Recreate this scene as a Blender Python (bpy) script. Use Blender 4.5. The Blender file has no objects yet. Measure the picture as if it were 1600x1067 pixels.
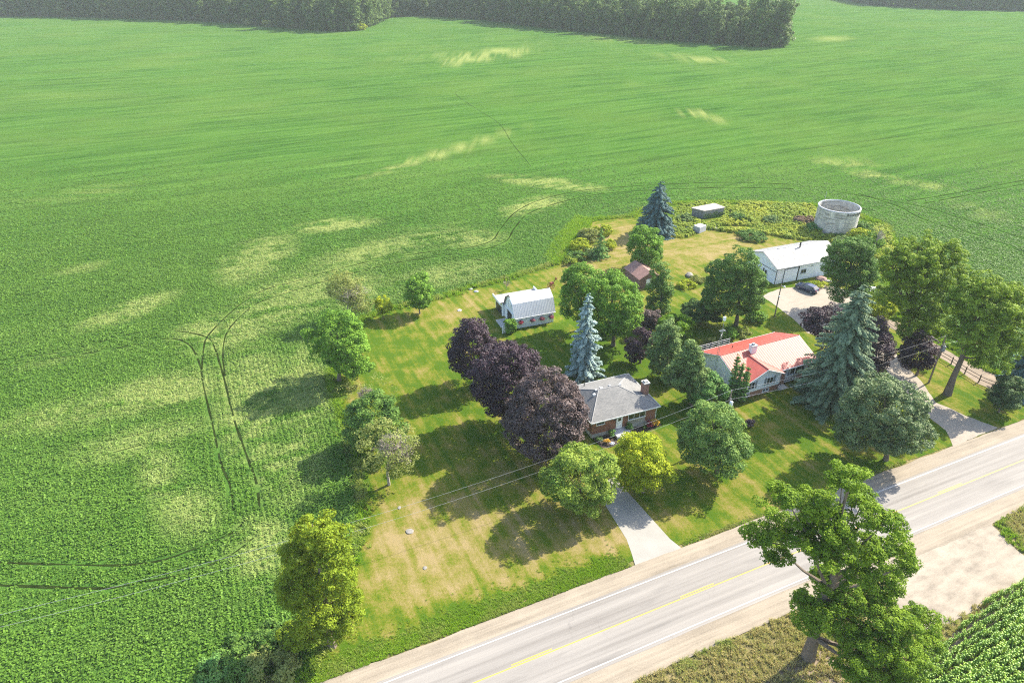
import bpy, bmesh, math, random
import numpy as np
from mathutils import Vector, Matrix
from mathutils.geometry import delaunay_2d_cdt

SC = bpy.context.scene
COL = SC.collection
rad = math.radians

# ------------------------------------------------------------------ camera, sky, sun, exposure
CAM_H, PITCH, FPX = 62.0, rad(30.5), 1067.0
cam = bpy.data.cameras.new('camera')
cam.sensor_width = 36.0
cam.lens = 36.0 * FPX / 1600.0
cam.clip_start, cam.clip_end = 0.5, 9000
camo = bpy.data.objects.new('camera', cam)
camo.location = (0, 0, CAM_H)
camo.rotation_euler = (math.pi / 2 - PITCH, 0, 0)
COL.objects.link(camo)
SC.camera = camo

SUN_AZ, SUN_EL = rad(33), rad(40)          # direction to the sun, azimuth from +x towards +y
SUN_DIR = Vector((math.cos(SUN_EL) * math.cos(SUN_AZ), math.cos(SUN_EL) * math.sin(SUN_AZ), math.sin(SUN_EL)))
w = bpy.data.worlds.new('World')
SC.world = w
w.use_nodes = True
nt = w.node_tree
bg = nt.nodes['Background']
sky = nt.nodes.new('ShaderNodeTexSky')
sky.sky_type = 'NISHITA'
sky.sun_disc = False
sky.sun_elevation = SUN_EL
sky.sun_rotation = math.pi / 2 - SUN_AZ
sky.air_density, sky.dust_density, sky.ozone_density = 1.0, 1.6, 1.0
nt.links.new(sky.outputs[0], bg.inputs[0])
bg.inputs[1].default_value = 0.15
sl = bpy.data.lights.new('sun', 'SUN')
sl.energy, sl.angle, sl.color = 4.3, rad(0.53), (1.0, 0.93, 0.80)
slo = bpy.data.objects.new('sun', sl)
slo.rotation_euler = SUN_DIR.to_track_quat('Z', 'Y').to_euler()
slo.location = (150, 100, 150)
COL.objects.link(slo)
SC.view_settings.view_transform = 'Standard'
SC.view_settings.look = 'None'
SC.view_settings.gamma = 1.0
SC.view_settings.use_curve_mapping = False
SC.view_settings.exposure = 1.60
SC.cycles.max_bounces = 8
SC.cycles.diffuse_bounces = 4
SC.cycles.transmission_bounces = 4
SC.cycles.volume_bounces = 0
SC.cycles.sample_clamp_indirect = 6
SC.cycles.filter_width = 1.15
SC.cycles.use_denoising = False

# ------------------------------------------------------------------ measuring: photo pixel -> place in the world
def ray(px, py):
    u = (px - 800) / FPX
    v = (533.5 - py) / FPX
    return np.array([u, math.cos(PITCH) + v * math.sin(PITCH), -math.sin(PITCH) + v * math.cos(PITCH)])

def G(px, py, z=0.0):
    d = ray(px, py)
    s = (CAM_H - z) / -d[2]
    return (d[0] * s, d[1] * s)

def P3(px, py, Y):                       # the point at world depth Y seen at this pixel
    d = ray(px, py)
    s = Y / d[1]
    return np.array([d[0] * s, Y, CAM_H + d[2] * s])

def cam_depth(p):
    return p[1] * math.cos(PITCH) + (CAM_H - p[2]) * math.sin(PITCH)

def height_at(base, top_py):             # height of a vertical thing with its base at this pixel
    x, y = G(*base)
    return P3(base[0], top_py, y)[2]

RA = rad(23.8)                           # the road's frame: s along it, n across it
def R(s, n, z=None):
    p = (s * math.cos(RA) - n * math.sin(RA), s * math.sin(RA) + n * math.cos(RA))
    return p if z is None else (p[0], p[1], z)
def toR(x, y):
    return (x * math.cos(RA) + y * math.sin(RA), -x * math.sin(RA) + y * math.cos(RA))

# ------------------------------------------------------------------ materials
MATS = {}
def new_mat(name):
    m = bpy.data.materials.new(name)
    m.use_nodes = True
    n = m.node_tree
    for x in list(n.nodes):
        n.nodes.remove(x)
    out = n.nodes.new('ShaderNodeOutputMaterial')
    MATS[name] = m
    return m, n, out

def N(n, t, **k):
    x = n.nodes.new(t)
    for a, b in k.items():
        setattr(x, a, b)
    return x

def L(n, a, b):
    n.links.new(a, b)

def noise(n, vec, scale, detail=4, rough=0.55):
    t = N(n, 'ShaderNodeTexNoise')
    t.inputs['Scale'].default_value = scale
    t.inputs['Detail'].default_value = detail
    t.inputs['Roughness'].default_value = rough
    if vec is not None:
        L(n, vec, t.inputs['Vector'])
    return t.outputs['Fac']

def ramp(n, fac, stops):
    r = N(n, 'ShaderNodeValToRGB')
    els = r.color_ramp.elements
    while len(els) < len(stops):
        els.new(0.5)
    for e, (p, c) in zip(els, stops):
        e.position = p
        e.color = (*c, 1) if len(c) == 3 else c
    L(n, fac, r.inputs[0])
    return r.outputs[0]

def g3(v):
    return (v, v, v)

def mixc(n, fac, a, b, blend='MIX'):
    m = N(n, 'ShaderNodeMix', data_type='RGBA', blend_type=blend)
    for sock, val in ((m.inputs[0], fac), (m.inputs[6], a), (m.inputs[7], b)):
        if isinstance(val, (int, float)):
            sock.default_value = val
        elif isinstance(val, tuple):
            sock.default_value = (*val, 1)
        else:
            L(n, val, sock)
    return m.outputs[2]

def math_(n, op, a, b=0.0, clamp=False):
    m = N(n, 'ShaderNodeMath', operation=op, use_clamp=clamp)
    for i, v in enumerate((a, b)):
        if isinstance(v, (int, float)):
            m.inputs[i].default_value = v
        else:
            L(n, v, m.inputs[i])
    return m.outputs[0]

def bump(n, h, strength, dist):
    b = N(n, 'ShaderNodeBump')
    b.inputs['Strength'].default_value = strength
    b.inputs['Distance'].default_value = dist
    L(n, h, b.inputs['Height'])
    return b.outputs[0]

def wpos(n):
    return N(n, 'ShaderNodeNewGeometry').outputs['Position']

def opos(n):
    return N(n, 'ShaderNodeTexCoord').outputs['Object']

def rotpos(n, vec, ang, scale=(1, 1, 1)):
    m = N(n, 'ShaderNodeMapping', vector_type='TEXTURE')
    m.inputs['Rotation'].default_value = (0, 0, ang)
    L(n, vec, m.inputs['Vector'])
    m2 = N(n, 'ShaderNodeMapping')
    m2.inputs['Scale'].default_value = scale
    L(n, m.outputs[0], m2.inputs['Vector'])
    return m2.outputs[0]

def bsdf(n, out, color, rough=0.8, normal=None, metallic=0.0, spec=0.5):
    b = N(n, 'ShaderNodeBsdfPrincipled')
    if isinstance(color, tuple):
        b.inputs['Base Color'].default_value = (*color, 1)
    else:
        L(n, color, b.inputs['Base Color'])
    if isinstance(rough, (int, float)):
        b.inputs['Roughness'].default_value = rough
    else:
        L(n, rough, b.inputs['Roughness'])
    b.inputs['Metallic'].default_value = metallic
    b.inputs['Specular IOR Level'].default_value = spec
    if normal is not None:
        L(n, normal, b.inputs['Normal'])
    L(n, b.outputs[0], out.inputs[0])
    return b

def simple(name, c, rough=0.7, var=0.18, scale=2.0, metallic=0.0, spec=0.4, bumpd=0.0):
    m, n, out = new_mat(name)
    p = opos(n)
    f = noise(n, p, scale, 5)
    col = ramp(n, f, [(0.25, tuple(x * (1 - var) for x in c)), (0.75, tuple(min(1, x * (1 + var)) for x in c))])
    nr = bump(n, noise(n, p, scale * 8, 3), 0.5, bumpd) if bumpd else None
    bsdf(n, out, col, rough, nr, metallic, spec)
    return m

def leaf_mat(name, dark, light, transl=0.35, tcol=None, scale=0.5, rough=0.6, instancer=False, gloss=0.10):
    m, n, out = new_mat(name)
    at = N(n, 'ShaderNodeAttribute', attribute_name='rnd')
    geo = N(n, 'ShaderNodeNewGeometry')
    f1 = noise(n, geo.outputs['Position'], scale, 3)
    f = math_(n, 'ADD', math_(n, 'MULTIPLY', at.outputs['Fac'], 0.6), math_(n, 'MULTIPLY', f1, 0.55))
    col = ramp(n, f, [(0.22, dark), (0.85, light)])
    if instancer:
        pa = N(n, 'ShaderNodeAttribute', attribute_name='pale', attribute_type='INSTANCER')
        col = mixc(n, pa.outputs['Fac'], col, instancer)
    b = N(n, 'ShaderNodeBsdfPrincipled')
    L(n, col, b.inputs['Base Color'])
    b.inputs['Roughness'].default_value = rough
    b.inputs['Specular IOR Level'].default_value = gloss
    t = N(n, 'ShaderNodeBsdfTranslucent')
    tc = mixc(n, 0.7, col, tcol or (0.18, 0.26, 0.02), 'MIX')
    L(n, tc, t.inputs[0])
    mx = N(n, 'ShaderNodeMixShader')
    mx.inputs[0].default_value = transl
    L(n, b.outputs[0], mx.inputs[1])
    L(n, t.outputs[0], mx.inputs[2])
    L(n, mx.outputs[0], out.inputs[0])
    return m

# foliage
M_MAPLE = leaf_mat('maple_leaves', (0.057, 0.138, 0.019), (0.216, 0.381, 0.041), 0.28, (0.13, 0.24, 0.015))
M_MAPLED = leaf_mat('dark_maple_leaves', (0.039, 0.103, 0.020), (0.168, 0.280, 0.050), 0.28, (0.08, 0.17, 0.02))
M_LIME = leaf_mat('yellow_green_leaves', (0.163, 0.246, 0.015), (0.449, 0.493, 0.026), 0.36, (0.26, 0.30, 0.01))
M_OPEN = leaf_mat('open_maple_leaves', (0.070, 0.140, 0.014), (0.280, 0.380, 0.035), 0.30, (0.18, 0.27, 0.012))
M_FORE = leaf_mat('bright_maple_leaves', (0.042, 0.105, 0.009), (0.225, 0.330, 0.022), 0.30, (0.18, 0.30, 0.01), 0.35)
M_GOLD = leaf_mat('gold_green_leaves', (0.090, 0.150, 0.010), (0.280, 0.375, 0.028), 0.40, (0.30, 0.28, 0.01))
M_PURPLE = leaf_mat('purple_leaves', (0.011, 0.007, 0.011), (0.066, 0.038, 0.052), 0.14, (0.10, 0.02, 0.03), gloss=0.25)
M_BRONZE = leaf_mat('bronze_leaves', (0.034, 0.022, 0.026), (0.145, 0.105, 0.095), 0.18, (0.14, 0.06, 0.02), gloss=0.25)
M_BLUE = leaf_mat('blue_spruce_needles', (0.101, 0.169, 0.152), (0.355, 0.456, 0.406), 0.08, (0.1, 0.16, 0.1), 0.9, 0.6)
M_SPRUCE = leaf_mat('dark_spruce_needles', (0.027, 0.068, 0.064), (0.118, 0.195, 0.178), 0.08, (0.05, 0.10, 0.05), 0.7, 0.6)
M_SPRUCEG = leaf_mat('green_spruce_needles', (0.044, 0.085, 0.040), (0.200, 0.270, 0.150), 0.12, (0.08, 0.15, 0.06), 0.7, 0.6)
M_CEDAR = leaf_mat('cedar_foliage', (0.045, 0.136, 0.033), (0.182, 0.319, 0.069), 0.18, (0.10, 0.18, 0.02), 0.9, 0.6)
M_CEDARL = leaf_mat('pale_evergreen_foliage', (0.060, 0.125, 0.030), (0.215, 0.300, 0.090), 0.2, (0.16, 0.2, 0.03), 0.9, 0.6)
M_THIN = leaf_mat('thin_olive_leaves', (0.125, 0.164, 0.034), (0.328, 0.359, 0.109), 0.4, (0.24, 0.26, 0.03))
M_WEED = leaf_mat('weed_leaves', (0.098, 0.205, 0.023), (0.370, 0.429, 0.049), 0.35, (0.24, 0.28, 0.01), 0.25, instancer=(0.42, 0.44, 0.04))
M_VERGE = leaf_mat('verge_grass_blades', (0.120, 0.270, 0.012), (0.300, 0.450, 0.035), 0.4, (0.20, 0.32, 0.01), 0.3, instancer=(0.52, 0.41, 0.19))
M_SOY = leaf_mat('soybean_leaves', (0.043, 0.106, 0.011), (0.140, 0.258, 0.032), 0.30, (0.10, 0.24, 0.02), 0.18, 0.5, instancer=(0.275, 0.345, 0.095))
M_CORN = leaf_mat('corn_leaves', (0.095, 0.216, 0.025), (0.347, 0.507, 0.061), 0.35, (0.20, 0.30, 0.02), 0.5, 0.4, gloss=0.25)
M_WOOD2 = leaf_mat('pale_woodland_leaves', (0.039, 0.083, 0.016), (0.156, 0.220, 0.049), 0.25, (0.12, 0.2, 0.02), 0.12)
M_WOOD1 = leaf_mat('woodland_leaves', (0.021, 0.058, 0.011), (0.150, 0.230, 0.048), 0.25, (0.10, 0.17, 0.02), 0.12)
M_RED = leaf_mat('red_flowers', (0.16, 0.015, 0.025), (0.36, 0.05, 0.08), 0.2, (0.4, 0.05, 0.05), 1.0)
M_YEL = leaf_mat('orange_flowers', (0.40, 0.18, 0.02), (0.60, 0.42, 0.03), 0.2, (0.5, 0.3, 0.05), 1.0)
M_PINK = leaf_mat('pink_flowers', (0.14, 0.04, 0.06), (0.32, 0.12, 0.15), 0.2, (0.4, 0.1, 0.1), 1.0)
M_BARK = simple('grey_brown_bark', (0.15, 0.115, 0.085), 0.9, 0.35, 1.5, bumpd=0.05)
M_TWIG = simple('pale_grey_twigs', (0.30, 0.26, 0.21), 0.9, 0.2, 1.0)

# building finishes
M_WHITE = simple('white_painted_boards', (0.84, 0.85, 0.85), 0.55, 0.05, 0.6)
M_WTRIM = simple('white_trim', (0.80, 0.80, 0.79), 0.45, 0.03, 2)
M_CONC = simple('weathered_concrete', (0.40, 0.385, 0.35), 0.9, 0.18, 1.2, bumpd=0.01)
M_STEP = simple('pale_concrete_step', (0.42, 0.42, 0.43), 0.85, 0.06, 2)
M_PATH = simple('concrete_drive', (0.27, 0.255, 0.225), 0.9, 0.12, 0.35, bumpd=0.005)
M_DARK = simple('black_trim', (0.02, 0.022, 0.025), 0.5, 0.1, 2)
M_GREYT = simple('grey_trim', (0.30, 0.31, 0.32), 0.5, 0.1, 2)
M_STEEL = simple('galvanised_steel', (0.42, 0.43, 0.44), 0.4, 0.12, 3, metallic=0.6)
M_POLE = simple('weathered_pole_wood', (0.22, 0.17, 0.13), 0.85, 0.25, 2)
M_RAIL = simple('old_fence_wood', (0.12, 0.09, 0.07), 0.9, 0.3, 2)
M_RUST = simple('rusty_red_iron', (0.20, 0.045, 0.025), 0.7, 0.3, 4)
M_STONE = simple('pale_field_stone', (0.21, 0.195, 0.17), 0.9, 0.25, 1.5, bumpd=0.04)
M_SHEDROOF = simple('faded_brown_shed_roof', (0.26, 0.145, 0.115), 0.8, 0.25, 1.2, bumpd=0.02)
M_FLATROOF = simple('dusty_flat_roof', (0.40, 0.345, 0.30), 0.9, 0.2, 0.7)
M_GREYROOF = simple('grey_felt_roof', (0.27, 0.255, 0.245), 0.9, 0.2, 0.8)
M_WIRE = simple('aluminium_wire', (0.42, 0.42, 0.42), 0.35, 0.05, 1, metallic=0.4)
M_TYRE = simple('tyre_rubber', (0.02, 0.02, 0.02), 0.85, 0.1, 3)
M_CAR = simple('dark_blue_car_paint', (0.020, 0.030, 0.075), 0.18, 0.05, 1, metallic=0.3, spec=0.8)
M_LAMP = simple('red_tail_lamp', (0.35, 0.01, 0.01), 0.2, 0.05, 1)
M_HEAD = simple('clear_headlamp', (0.6, 0.6, 0.62), 0.1, 0.05, 1)
M_MULCH = simple('dark_mulch', (0.045, 0.032, 0.024), 0.95, 0.4, 3, bumpd=0.03)
M_SOIL = simple('bare_brown_soil', (0.20, 0.155, 0.11), 0.95, 0.3, 0.6, bumpd=0.04)

def mk_glass():
    m, n, out = new_mat('dark_window_glass')
    bsdf(n, out, (0.025, 0.032, 0.035), 0.06, None, 0.0, 0.8)
    return m
M_GLASS = mk_glass()

def mk_brick(name, c1, c2, mortar, scale=1.0):
    m, n, out = new_mat(name)
    tc = N(n, 'ShaderNodeTexCoord').outputs['Object']
    sep = N(n, 'ShaderNodeSeparateXYZ')
    L(n, tc, sep.inputs[0])
    comb = N(n, 'ShaderNodeCombineXYZ')
    L(n, math_(n, 'ADD', sep.outputs[0], sep.outputs[1]), comb.inputs[0])
    L(n, sep.outputs[2], comb.inputs[1])
    b = N(n, 'ShaderNodeTexBrick')
    L(n, comb.outputs[0], b.inputs['Vector'])
    b.inputs['Color1'].default_value = (*c1, 1)
    b.inputs['Color2'].default_value = (*c2, 1)
    b.inputs['Mortar'].default_value = (*mortar, 1)
    b.inputs['Scale'].default_value = 1.0
    b.inputs['Mortar Size'].default_value = 0.012
    b.inputs['Brick Width'].default_value = 0.24 * scale
    b.inputs['Row Height'].default_value = 0.085 * scale
    f = noise(n, tc, 1.3, 4)
    col = mixc(n, 0.5, b.outputs['Color'], ramp(n, f, [(0.3, g3(0.55)), (0.7, g3(1.25))]), 'MULTIPLY')
    bsdf(n, out, col, 0.85, bump(n, b.outputs['Fac'], -0.6, 0.01))
    return m
M_BRICK = mk_brick('red_brown_brick', (0.24, 0.075, 0.035), (0.31, 0.105, 0.050), (0.24, 0.17, 0.13))
M_BRICK2 = mk_brick('rusty_brick', (0.28, 0.10, 0.06), (0.36, 0.15, 0.09), (0.32, 0.24, 0.19))
M_STONEV = mk_brick('stone_veneer', (0.34, 0.30, 0.25), (0.44, 0.41, 0.36), (0.26, 0.25, 0.22), 2.2)

def mk_shingle():
    m, n, out = new_mat('grey_asphalt_shingles')
    p = opos(n)
    sep = N(n, 'ShaderNodeSeparateXYZ')
    L(n, p, sep.inputs[0])
    saw = math_(n, 'FRACT', math_(n, 'MULTIPLY', sep.outputs[2], 14.0))
    fl = math_(n, 'FLOOR', math_(n, 'MULTIPLY', sep.outputs[2], 14.0))
    cb = N(n, 'ShaderNodeCombineXYZ')
    L(n, math_(n, 'MULTIPLY', math_(n, 'ADD', sep.outputs[0], math_(n, 'MULTIPLY', fl, 0.37)), 3.0), cb.inputs[0])
    L(n, math_(n, 'MULTIPLY', sep.outputs[1], 3.0), cb.inputs[1])
    L(n, fl, cb.inputs[2])
    wn = N(n, 'ShaderNodeTexWhiteNoise')
    fl3 = N(n, 'ShaderNodeVectorMath', operation='FLOOR')
    L(n, cb.outputs[0], fl3.inputs[0])
    L(n, fl3.outputs[0], wn.inputs[0])
    f = math_(n, 'ADD', math_(n, 'MULTIPLY', noise(n, p, 0.5, 5), 0.7), math_(n, 'MULTIPLY', wn.outputs['Value'], 0.3))
    col = ramp(n, f, [(0.25, (0.125, 0.125, 0.122)), (0.8, (0.215, 0.208, 0.195))])
    bsdf(n, out, col, 0.9, bump(n, saw, 0.6, 0.03))
    return m
M_SHINGLE = mk_shingle()

def mk_metal(name, c, rough, var=0.1, stain=None, spec=0.5):
    m, n, out = new_mat(name)
    p = opos(n)
    f = noise(n, p, 0.7, 6)
    col = ramp(n, f, [(0.3, tuple(x * (1 - var) for x in c)), (0.7, tuple(min(1, x * (1 + var)) for x in c))])
    if stain:
        f2 = noise(n, p, 2.5, 6, 0.7)
        col = mixc(n, math_(n, 'MULTIPLY', ramp(n, f2, [(0.5, g3(0)), (0.75, g3(1))]), 0.4), col, stain)
    bsdf(n, out, col, rough, None, 0.0, spec)
    return m
M_REDMETAL = mk_metal('faded_red_roof_metal', (0.38, 0.070, 0.045), 0.56, 0.16, (0.46, 0.17, 0.12), 0.5)
M_BMETAL = mk_metal('barn_roof_metal', (0.52, 0.53, 0.54), 0.5, 0.06, (0.5, 0.47, 0.42), 0.4)
M_WMETAL = mk_metal('white_roof_metal', (0.25, 0.243, 0.232), 0.62, 0.14, (0.17, 0.155, 0.13), 0.3)

def mk_silo():
    m, n, out = new_mat('stained_silo_concrete')
    p = opos(n)
    sep = N(n, 'ShaderNodeSeparateXYZ')
    L(n, p, sep.inputs[0])
    mp = N(n, 'ShaderNodeMapping')
    mp.inputs['Scale'].default_value = (0.9, 0.9, 0.25)
    L(n, p, mp.inputs[0])
    f = noise(n, mp.outputs[0], 1.0, 6, 0.65)
    col = ramp(n, f, [(0.3, (0.27, 0.25, 0.21)), (0.5, (0.48, 0.45, 0.39)), (0.72, (0.60, 0.57, 0.50))])
    mp2 = N(n, 'ShaderNodeMapping')
    mp2.inputs['Scale'].default_value = (0.3, 0.3, 2.2)
    L(n, p, mp2.inputs[0])
    f3 = noise(n, mp2.outputs[0], 1.5, 4)
    col = mixc(n, ramp(n, f3, [(0.52, g3(0)), (0.62, g3(0.8))]), col, (0.17, 0.15, 0.125))
    bsdf(n, out, col, 0.9, bump(n, f, 0.4, 0.03))
    return m
M_SILO = mk_silo()

# ground finishes
def mk_lawn():
    m, n, out = new_mat('mown_lawn')
    p = wpos(n)
    dry = N(n, 'ShaderNodeAttribute', attribute_name='dry').outputs['Fac']
    q = rotpos(n, p, RA, (1, 1, 1))
    qs = rotpos(n, p, RA + rad(2), (1.1, 0.05, 1))
    qs2 = rotpos(n, p, RA - rad(4), (0.06, 1.2, 1))
    stripe = noise(n, qs, 1.0, 4, 0.6)
    stripe2 = noise(n, qs2, 1.0, 4, 0.6)
    back = N(n, 'ShaderNodeAttribute', attribute_name='back').outputs['Fac']
    st = N(n, 'ShaderNodeMix', data_type='FLOAT')
    L(n, back, st.inputs[0]); L(n, stripe, st.inputs[2]); L(n, stripe2, st.inputs[3])
    patch = noise(n, p, 0.30, 6, 0.62)
    fine = noise(n, p, 3.2, 4, 0.7)
    f = math_(n, 'ADD', dry, math_(n, 'MULTIPLY', math_(n, 'SUBTRACT', patch, 0.5), 2.0))
    f = math_(n, 'ADD', f, math_(n, 'MULTIPLY', math_(n, 'SUBTRACT', st.outputs[0], 0.5), 1.15))
    sx = N(n, 'ShaderNodeSeparateXYZ')
    L(n, q, sx.inputs[0])
    wob_ = math_(n, 'MULTIPLY', noise(n, p, 0.15, 2), 2.0)
    along_ = N(n, 'ShaderNodeMix', data_type='FLOAT')
    L(n, back, along_.inputs[0]); L(n, sx.outputs[0], along_.inputs[2]); L(n, sx.outputs[1], along_.inputs[3])
    mow = math_(n, 'SINE', math_(n, 'MULTIPLY', math_(n, 'ADD', along_.outputs[0], wob_), 3.3))
    f = math_(n, 'ADD', f, math_(n, 'MULTIPLY', math_(n, 'MULTIPLY', mow, noise(n, p, 0.2, 2)), 0.16))
    f = math_(n, 'ADD', f, math_(n, 'MULTIPLY', math_(n, 'SUBTRACT', fine, 0.5), 1.0))
    col = ramp(n, f, [(0.0, (0.052, 0.100, 0.007)), (0.28, (0.105, 0.130, 0.012)), (0.55, (0.170, 0.150, 0.036)), (0.95, (0.245, 0.188, 0.085))])
    nr = bump(n, noise(n, p, 9.0, 4, 0.75), 0.9, 0.10)
    b = bsdf(n, out, col, 0.95, nr, 0, 0.03)
    return m
M_LAWN = mk_lawn()

def mk_field():
    m, n, out = new_mat('soybean_canopy')
    p = wpos(n)
    pale = N(n, 'ShaderNodeAttribute', attribute_name='pale').outputs['Fac']
    rows = rotpos(n, p, rad(26), (0.35, 2.6, 1))
    rowf = noise(n, rows, 1.0, 4, 0.7)
    mid = noise(n, p, 0.02, 5, 0.6)
    midr = noise(n, rotpos(n, p, rad(26), (0.03, 0.35, 1)), 1.0, 5, 0.65)
    fine = noise(n, p, 2.2, 4, 0.75)
    f = math_(n, 'ADD', math_(n, 'MULTIPLY', rowf, 0.35), math_(n, 'MULTIPLY', fine, 0.45))
    f = math_(n, 'ADD', f, math_(n, 'MULTIPLY', math_(n, 'SUBTRACT', midr, 0.5), 1.1))
    f = math_(n, 'ADD', f, 0.17)
    col = ramp(n, f, [(0.36, (0.026, 0.072, 0.012)), (0.60, (0.052, 0.122, 0.019)), (0.84, (0.078, 0.160, 0.027))])
    yel = ramp(n, mid, [(0.42, g3(0)), (0.68, g3(0.5))])
    col = mixc(n, yel, col, (0.078, 0.136, 0.024))
    pf = math_(n, 'MULTIPLY', pale, ramp(n, fine, [(0.30, g3(0.35)), (0.62, g3(1.1))]), True)
    col = mixc(n, pf, col, (0.215, 0.245, 0.072))
    h = math_(n, 'ADD', math_(n, 'MULTIPLY', rowf, 1.0), noise(n, p, 4.0, 3, 0.7))
    bsdf(n, out, col, 0.9, bump(n, h, 0.8, 0.28), 0, 0.0)
    return m
M_FIELD = mk_field()

def mk_ground():
    m, n, out = new_mat('rough_dry_grass')
    p = wpos(n)
    f = math_(n, 'ADD', math_(n, 'MULTIPLY', noise(n, p, 0.35, 5, 0.65), 0.6), math_(n, 'MULTIPLY', noise(n, p, 3.5, 4, 0.75), 0.45))
    col = ramp(n, f, [(0.36, (0.080, 0.110, 0.018)), (0.52, (0.180, 0.160, 0.060)), (0.72, (0.290, 0.225, 0.120))])
    bsdf(n, out, col, 0.95, bump(n, noise(n, p, 7, 4, 0.75), 0.9, 0.15), 0, 0.15)
    return m
M_GROUND = mk_ground()

def mk_gravel(name, c, streak=True, var=0.25):
    m, n, out = new_mat(name)
    p = wpos(n)
    q = rotpos(n, p, RA, (0.06, 1.6, 1)) if streak else rotpos(n, p, RA, (0.4, 0.8, 1))
    s = noise(n, q, 1.0, 5, 0.65)
    fine = noise(n, p, 6.0, 5, 0.8)
    big = noise(n, p, 0.25, 4)
    f = math_(n, 'ADD', math_(n, 'MULTIPLY', s, 0.5), math_(n, 'ADD', math_(n, 'MULTIPLY', fine, 0.3), math_(n, 'MULTIPLY', big, 0.2)))
    col = ramp(n, f, [(0.34, tuple(x * (1 - var) for x in c)), (0.52, c), (0.70, tuple(min(1, x * (1 + var * 0.7)) for x in c))])
    bsdf(n, out, col, 0.95, bump(n, fine, 0.5, 0.05), 0, 0.2)
    return m
M_GRAVEL = mk_gravel('pale_shoulder_gravel', (0.262, 0.220, 0.166), True, 0.45)
M_YARD = mk_gravel('yard_gravel', (0.29, 0.25, 0.20), False, 0.22)
M_PULL = mk_gravel('pull_off_gravel', (0.285, 0.242, 0.188), False, 0.48)

def mk_asphalt():
    m, n, out = new_mat('sun_bleached_asphalt')
    p = wpos(n)
    q = rotpos(n, p, RA)
    sep = N(n, 'ShaderNodeSeparateXYZ')
    L(n, q, sep.inputs[0])
    q1 = rotpos(n, p, RA, (0.012, 1.3, 1))
    s = noise(n, q1, 1.0, 4, 0.6)
    fine = noise(n, p, 12.0, 3, 0.8)
    big = noise(n, rotpos(n, p, RA, (0.05, 0.5, 1)), 1.0, 5)
    f = math_(n, 'ADD', math_(n, 'MULTIPLY', s, 0.55), math_(n, 'ADD', math_(n, 'MULTIPLY', fine, 0.15), math_(n, 'MULTIPLY', big, 0.3)))
    col = ramp(n, f, [(0.38, (0.155, 0.140, 0.124)), (0.52, (0.220, 0.202, 0.180)), (0.66, (0.285, 0.260, 0.228))])
    vor = N(n, 'ShaderNodeTexVoronoi', feature='DISTANCE_TO_EDGE')
    wv = N(n, 'ShaderNodeVectorMath', operation='ADD')
    nz = N(n, 'ShaderNodeTexNoise'); nz.inputs['Scale'].default_value = 0.9; L(n, p, nz.inputs['Vector'])
    L(n, p, wv.inputs[0]); L(n, nz.outputs['Color'], wv.inputs[1])
    L(n, wv.outputs[0], vor.inputs['Vector']); vor.inputs['Scale'].default_value = 0.16
    crack = ramp(n, vor.outputs['Distance'], [(0.0, g3(1)), (0.007, g3(0))])
    crack = math_(n, 'MULTIPLY', crack, ramp(n, noise(n, p, 0.12, 3), [(0.5, g3(0)), (0.65, g3(0.28))]))
    col = mixc(n, crack, col, (0.07, 0.065, 0.06))
    stain = ramp(n, noise(n, rotpos(n, p, RA, (0.10, 0.9, 1)), 1.0, 3), [(0.58, g3(0)), (0.72, g3(0.45))])
    col = mixc(n, stain, col, (0.12, 0.11, 0.10))
    bsdf(n, out, col, 0.85, bump(n, fine, 0.2, 0.02), 0, 0.35)
    return m
M_ASPH = mk_asphalt()

def mk_paint(name, c):
    m, n, out = new_mat(name)
    p = wpos(n)
    f = noise(n, p, 5.0, 5, 0.7)
    col = ramp(n, f, [(0.30, tuple(x * 0.7 + 0.08 for x in c)), (0.5, c)])
    bsdf(n, out, col, 0.7)
    return m
M_LINEW = mk_paint('white_line_paint', (0.44, 0.43, 0.41))
M_LINEY = mk_paint('yellow_line_paint', (0.56, 0.31, 0.03))

# ------------------------------------------------------------------ object helpers
def tag(o, label=None, cat=None, group=None, kind=None):
    for k, v in (('label', label), ('category', cat), ('group', group), ('kind', kind)):
        if v:
            o[k] = v
    return o

def empty(name, loc, rz=0.0):
    o = bpy.data.objects.new(name, None)
    o.empty_display_size = 0.5
    o.location = loc
    o.rotation_euler = (0, 0, rz)
    COL.objects.link(o)
    return o

def link_mesh(name, me, mat=None, parent=None):
    if mat is not None:
        me.materials.append(mat)
    o = bpy.data.objects.new(name, me)
    COL.objects.link(o)
    if parent is not None:
        o.parent = parent
    return o

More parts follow.
